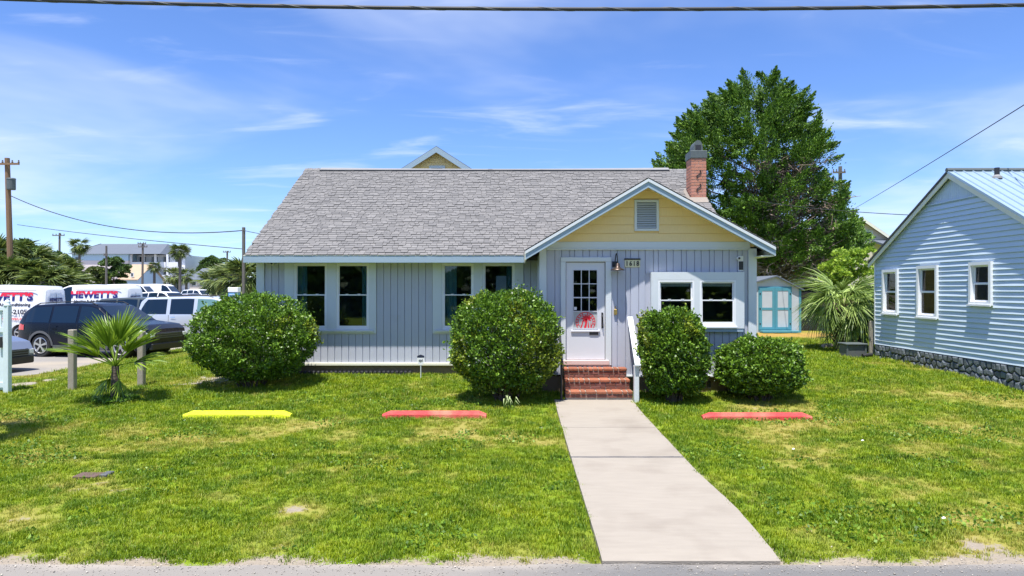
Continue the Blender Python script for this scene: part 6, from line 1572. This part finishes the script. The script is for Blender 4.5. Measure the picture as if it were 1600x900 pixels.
far = [('suv', 'charcoal', 235, 458, 33.5, 0.0, 'dark charcoal car between the second van and the silver SUV'),
       ('van', 'white', 212, 0, 62.0, 0.1, 'plain white passenger van behind the second printed van'), ('van', 'white', 252, 0, 66.0, 0.05, 'plain white van farther right in the back row'),
       ('suv', 'white', 262, 0, 56.0, -0.35, 'white SUV parked just beyond the silver SUV'), ('sedan', 'maroon', 285, 0, 60.0, -0.6, 'dark maroon sedan in the far row of cars'),
       ('sedan', 'bodysilver', 300, 0, 66.0, -0.6, 'silver sedan in the far row of cars'), ('suv', 'white', 314, 0, 76.0, -0.5, 'white SUV in the far row beside the black one'),
       ('suv', 'black', 340, 0, 78.0, -0.6, 'black SUV at the right end of the far row'), ('sedan', 'white', 352, 0, 88.0, -0.5, 'white sedan half hidden behind the black SUV')]
for (k_, pm_, px, _, y, rz, lab) in far:
    car(k_, pm_, {'van': 'passenger_van', 'suv': 'parked_suv', 'sedan': 'parked_sedan'}[k_], lab, L_(WX(px, y), y), rz, 'cars in the far rows of the lot', detail=False)
for i, (px, y) in enumerate(((388, 70.0), (398, 76.0))):
    car('sedan', 'charcoal' if i == 0 else 'bodysilver', 'parked_sedan', 'dark sedan under the palms left of the cottage eave' if i == 0 else 'pale sedan under the palms left of the cottage eave', L_(WX(px, y), y), 1.3 + 0.4 * i, detail=False)
# notice box in the lot
nbx = empty('notice_box', L_(WX(366, 42), 42), 'white and blue notice cabinet on a post in the parking lot', 'sign'); x_ = WX(366, 42); zz_ = lotz(42)
pmat('sign_blue', (0.10, 0.30, 0.55), 0.5, 0.05, 3.0)
MB().cbox(x_ - 0.30, x_ + 0.30, 41.8, 42.2, WZ(470, 42), WZ(457, 42), 0.02).build('lower_panel', M['sign_blue'], nbx); MB().cbox(x_ - 0.31, x_ + 0.31, 41.78, 42.22, WZ(456.5, 42), WZ(449, 42), 0.02).build('upper_panel', M['vinyl'], nbx)
for k in range(3): part_box('pale_stripe', 'pale_blue_wall', nbx, x_ - 0.24, x_ + 0.24, 41.785, 41.798, WZ(461 + 3.4 * k, 42), WZ(459.2 + 3.4 * k, 42))
part_box('stand', 'grey_trim', nbx, x_ - 0.2, x_ + 0.2, 41.9, 42.1, zz_ - 0.02, WZ(470, 42) - 0.002)

# ------------------------------------------------------------------ far left: apartments, cottages, trees, poles
AY = 135.0
ap = empty('apartment_building', (WX(205, AY), AY + 8, 1.0), 'three-storey pale apartment block with slate roof and balconies far left', 'building')
az0, az1 = lotz(AY), WZ(397, AY); a0, a1, a2 = WX(112, AY), WX(242, AY), WX(300, AY + 6)
MB().box(a0, WX(200, AY), AY, AY + 14, az0, WZ(407, AY)).build('lower_wall', M['pale_pink_wall'], ap); MB().box(a0 + 0.01, WX(200, AY) - 0.01, AY + 0.02, AY + 14, WZ(407, AY) + 0.01, az1).build('upper_wall', M['pale_blue_wall'], ap)
MB().box(WX(200, AY) + 0.05, a2, AY + 3.0, AY + 14, az0, az1 - 0.02).build('rear_wall', M['white_wall'], ap)
MB().prism([(a0 - 0.6, AY - 0.6, az1), (a0 - 0.6, AY + 14.6, az1), (a0 + 1.5, AY + 7, WZ(383, AY) + 0.8)], (0.01, 0, 0)).build('hip_end', M['slate_roof'], ap)
MB().add([(a0 - 0.6, AY - 0.6, az1), (WX(252, AY), AY - 0.6, az1), (WX(234, AY), AY + 7, WZ(383, AY) + 0.7), (a0 + 1.5, AY + 7, WZ(383, AY) + 0.7), (a0 - 0.6, AY + 14.6, az1), (WX(252, AY), AY + 14.6, az1)], [(0, 1, 2, 3), (3, 2, 5, 4), (1, 5, 2), (0, 3, 4)]).build('roof', M['slate_roof'], ap)
MB().add([(WX(238, AY), AY + 2.5, az1 + 0.1), (a2 + 0.8, AY + 2.5, az1 - 0.4), (a2 - 1, AY + 8, WZ(388, AY) + 0.4), (WX(240, AY), AY + 8, WZ(388, AY) + 0.4)], [(0, 1, 2, 3)]).build('wing_roof', M['slate_roof'], ap)
for fl_, (zt_, zb_) in enumerate(((WZ(398, AY), WZ(416, AY)), (WZ(419, AY), WZ(436, AY)), (WZ(438, AY), az0))):
    for k in range(5):
        x0_ = WX(200 + k * 19, AY); x1_ = WX(219 + k * 19, AY)
        if x1_ > a2: break
        w_ = part_box('balcony', 'white_wall', ap, x0_ + 0.1, x1_ - 0.1, AY + 0.6, AY + 2.9, zb_ - 0.25, zb_ - 0.05)
        part_box('railing', 'white_wall', w_, x0_ + 0.1, x1_ - 0.1, AY + 0.6, AY + 0.68, zb_ - 0.04, zb_ + 0.85); part_box('column', 'white_wall', w_, x0_ + 0.05, x0_ + 0.4, AY + 0.55, AY + 0.9, zb_ - 0.04, zt_ + 0.1)
        part_box('window', 'dark_pane', ap, x0_ + 0.7, x1_ - 0.5, AY + 2.9, AY + 2.99, zb_, zt_ - 0.3)
for (px, z_) in ((118, 402), (118, 424), (150, 424), (170, 424)): part_box('window', 'dark_pane', ap, WX(px, AY), WX(px + 5, AY), AY - 0.05, AY - 0.002, WZ(z_ + 5, AY), WZ(z_, AY))
gable_house('tan_roof_house', 'small house with tan roof in front of the apartments', WX(188, 110), WX(214, 110), 110, 118, WZ(436, 110), WZ(413, 110), 'pale_blue_wall', 'tan_roof', 'x', base=0.8, wins=[(WX(205, 110), WX(208, 110), WZ(432, 110), WZ(427, 110))])
gable_house('grey_roof_house', 'low pale house with grey roof right of the apartments', WX(296, 115), WX(330, 115), 115, 126, WZ(437, 115), WZ(419, 115), 'beige_wall', 'slate_roof', 'x', base=0.8, wins=[(WX(301, 115), WX(306, 115), WZ(446, 115), WZ(440, 115)), (WX(312, 115), WX(317, 115), WZ(446, 115), WZ(440, 115))])
r_ = random.Random(77)
def far_palm(px, ptop, y, label, nf=34, rad=1.0, group='cabbage palms beyond the lot'):
    zt_ = WZ(ptop, y); z0_ = lotz(y); H_ = zt_ - z0_ - rad * 0.9; fr = []
    for i in range(nf): fr.append((i * 2.4, r_.uniform(-0.85, 1.15), rad * 0.55, rad * r_.uniform(0.75, 1.0), 13, 1.15, 0.12, 0.38))
    fan_palm('cabbage_palm', label, (WX(px, y), y, z0_), H_, 0.17 * max(1, rad * 0.8), fr, 'palm_leaf_far', int(px), parts=False, group=group, trunk_mat='pole_grey')
far_palm(124, 372, 100, 'tall palm standing at the left end of the apartments', 60, 1.2)
far_palm(281, 381, 100, 'tall palm standing at the right end of the apartments', 60, 1.2)
far_palm(241, 409, 100, 'shorter palm in front of the apartment balconies', 44, 0.85)
far_palm(272, 418, 104, 'low palm beside the trunk of the right tall palm', 30, 1.4); far_palm(291, 419, 104, 'low palm right of the right tall palm', 26, 1.3)
far_palm(382, 404, 48, 'full palm directly left of the cottage eave', 52, 1.5); far_palm(401, 404, 50, 'palm touching the cottage corner board', 46, 1.4); far_palm(362, 412, 60, 'palm behind the blue and white cabinet', 46, 1.5)
far_palm(345, 416, 70, 'palm in the row left of the cabinet', 44, 1.6); far_palm(330, 424, 80, 'lowest palm at the end of the car row', 40, 1.6)
for i, (px, pt, y) in enumerate(((-4, 372, 46), (24, 372, 50), (52, 384, 48), (78, 396, 52), (98, 404, 50), (40, 402, 44), (66, 412, 43), (12, 400, 44), (90, 418, 44), (108, 420, 47), (-14, 395, 45))):
    far_palm(px, pt, y, ('palm at the very left edge behind the first van', 'palm just right of the big utility pole', 'third palm from the left behind the vans', 'fourth palm from the left behind the vans', 'palm nearest the apartments in the left clump', 'front palm low behind the first van', 'front palm low between the vans', 'front palm at the foot of the big pole', 'front palm low behind the second van', 'lowest palm right of the left clump', 'palm cut by the left edge of the photo')[i], 58, 1.25, 'palms in the left clump')
def round_tree(name, label, px, y, ptop, pbot, wpx, n, leaf, mat='tree_leaf', seed=1):
    rr_ = np.random.default_rng(seed); pads = []; zt_, zb_ = WZ(ptop, y), WZ(pbot, y); w = wpx * y / F / 2
    for k in range(n):
        t = rr_.random(); a = rr_.uniform(0, 6.28); q = math.sqrt(rr_.random()) * math.sqrt(max(0.05, 1 - (2 * t - 0.8) ** 2 / 1.5)); pads.append((WX(px, y) + w * q * math.cos(a), y + w * q * math.sin(a), zb_ + (zt_ - zb_) * t, w * rr_.uniform(0.16, 0.3)))
    clump_tree(name, label, (WX(px, y), y, lotz(y) if px < 800 else 0.5), zt_ - lotz(y), w * 0.06, pads, mat, n * 130, leaf, seed, group='trees far behind the lot', low=0.35, flat=0.8)
round_tree('oak_tree', 'round green tree before the pink apartment wall', 178, 95, 405, 445, 52, 60, 0.42, seed=3)
round_tree('oak_tree', 'small yellowish tree left of the round green one', 150, 92, 418, 447, 34, 40, 0.4, 'palm_leaf_far', 4)
round_tree('oak_tree', 'broad flat-topped tree above the low grey-roofed house', 335, 140, 402, 430, 52, 60, 0.6, seed=5)
round_tree('oak_tree', 'dark tree mass behind the left palms', 30, 70, 380, 440, 120, 90, 0.4, seed=6)
round_tree('oak_tree', 'lower trees right of the left palm clump', 92, 75, 398, 445, 60, 60, 0.4, seed=7)
round_tree('oak_tree', 'shady tree under the cedar behind the shed', 1195, 45, 395, 440, 60, 70, 0.25, 'cedar_leaf', 8)
round_tree('oak_tree', 'dark leafy tree behind the dark recess boards', 1300, 46, 395, 452, 60, 70, 0.25, 'cedar_leaf', 9)

def pole(label, px_b, px_t, ptop, y, r0, mat, arm_px, arm_py, xf=None, z0=None, arm2=None):
    xb, xt = WX(px_b, y), WX(px_t, y); zt_ = WZ(ptop, y); z0 = lotz(y) if z0 is None else z0
    root = empty('utility_pole', (xb, y, z0), label, 'utility pole', 'utility poles'); MB().tube([(xb, y, z0 - 0.3), (xt, y, zt_)], [r0, r0 * 0.75], 10).build('pole', M[mat], root)
    for apx in ([(arm_px, arm_py)] + ([arm2] if arm2 else [])):
        (p0, p1), pz_ = apx; zz_ = WZ(pz_, y); arm = MB().beam((WX(p0, y), y - r0, zz_), (WX(p1, y), y - r0 - 0.05, zz_), 0.10, 0.12).build('crossarm', M[mat], root)
        for t in (0.04, 0.3, 0.7, 0.96):
            MB().lathe((WX(p0 + (p1 - p0) * t, y), y - r0, zz_ + 0.06), [(0.05, 0), (0.06, 0.06), (0.035, 0.12), (0.05, 0.17), (0, 0.2)], 8).build('insulator', M['pole_grey'], arm)
    if xf:
        zz_ = WZ(xf[1], y); MB().lathe((WX(xf[0], y), y - 0.15, zz_), [(0.24, 0), (0.25, 0.05), (0.25, WZ(xf[2], y) - zz_ - 0.08), (0.27, WZ(xf[2], y) - zz_ - 0.07), (0.24, WZ(xf[2], y) - zz_), (0, WZ(xf[2], y) - zz_ + 0.03)], 16).build('transformer', M['metal_grey'], root)
    return root
pole('tall leaning wooden utility pole with grey transformer at the left edge', 19, 11, 247, 44, 0.20, 'pole_wood', (-4, 34), 257, (20, 297, 279))
pole('thin far utility pole with crossarm above the left palms', 92, 93, 364, 95, 0.17, 'pole_grey', (83, 102), 368)
pole('far utility pole without crossarm before the apartments', 166, 166, 384, 90, 0.16, 'pole_grey', (163, 169), 399)
pole('far utility pole with double crossarm before the balconies', 222, 223, 380, 92, 0.16, 'pole_grey', (216, 229), 381, arm2=((217, 231), 386))
pole('far small utility pole right of the flat-topped tree', 354, 355, 392, 110, 0.17, 'pole_grey', (349, 361), 394)
pole('grey utility pole with crossarm behind the right side of the cedar', 1313, 1313, 260, 50, 0.17, 'pole_grey', (1300, 1319), 270, z0=0.5, arm2=((1314, 1326), 291))
tag(MB().cbox(WX(378.5, 33), WX(382.5, 33), 32.95, 33.07, 0.1, WZ(355, 33), 0.01).build('service_post', M['pole_grey']), 'slim grey service post standing at the left end of the cottage roof', 'post')
def wire(label, pts, r, twist=False):
    mb = MB(); mb.tube(pts, r, 6)
    o = mb.build('overhead_wire', M['wire'], None, True); tag(o, label, 'wire')
    if twist:
        tw = MB(); P = [Vector(p) for p in pts]; Q = []
        for i in range(700):
            t = i / 699 * (len(P) - 1); k = min(int(t), len(P) - 2); p = P[k].lerp(P[k + 1], t - k); a = i * 0.42; Q.append(p + Vector((0, math.cos(a), math.sin(a))) * r * 0.85)
        tw.tube(Q, r * 0.35, 5).build('lashing_strand', M['grey_trim'], o, True)
def sag(a, b, s, n=40): return [tuple(Vector(a).lerp(Vector(b), i / n) - Vector((0, 0, s * 4 * (i / n) * (1 - i / n)))) for i in range(n + 1)]
zc_ = 5.515; wire('thick twisted black cable crossing the top of the photo', [(x, 7.69, zc_ + 0.00235 * (x - 1.2) ** 2) for x in np.linspace(-16, 18, 70)], 0.021, True)
wire('wire sagging from the big left pole to the slim service post', sag((WX(19, 44), 43.8, WZ(306, 44)), (WX(380, 33), 33, WZ(360, 33)), 0.9), 0.025)
wire('lower wire running from the left to the slim service post', sag((WX(27, 50), 50, WZ(351, 50)), (WX(380, 33), 33, WZ(389, 33)), 0.1), 0.02)
wire('short wire from the slim service post to the cottage eave', sag((WX(380, 33), 33, WZ(360, 33)), (XL + 0.3, 23.0, 4.0), 0.1), 0.015)
wire('wire slanting down from the upper right to the cedar', sag((WX(1326, 44), 44, WZ(331, 44)), (WX(1640, 14), 14, WZ(139, 14)), 0.05), 0.012)
wire('wire running from the cedar to the blue house roof', sag((WX(1150, 34), 34, WZ(308, 34)), (WX(1424, 19.5), 19.5, WZ(336, 19.5)), 0.12), 0.012)

# unseen tree row added behind the viewer to darken pane reflections and sky fill
rw = np.random.default_rng(50); n = 26000; X_ = rw.uniform(-95, 95, n); hh = 7.0 + 2.5 * np.sin(X_ * 0.13) + 1.5 * np.sin(X_ * 0.41 + 1); Pw = np.stack([X_, -30 + rw.normal(0, 2.2, n), hh * rw.random(n) ** 0.8], 1)
V, Fc = leaf_cloud(Pw, rw.normal(0, 1, (n, 3)), 1.1, 0.8, rw)
tag(np_obj('reflection_trees', V, Fc, M['tree_leaf']), 'unseen tree row added behind the viewer to darken the pane reflections', 'trees', kind='stuff')
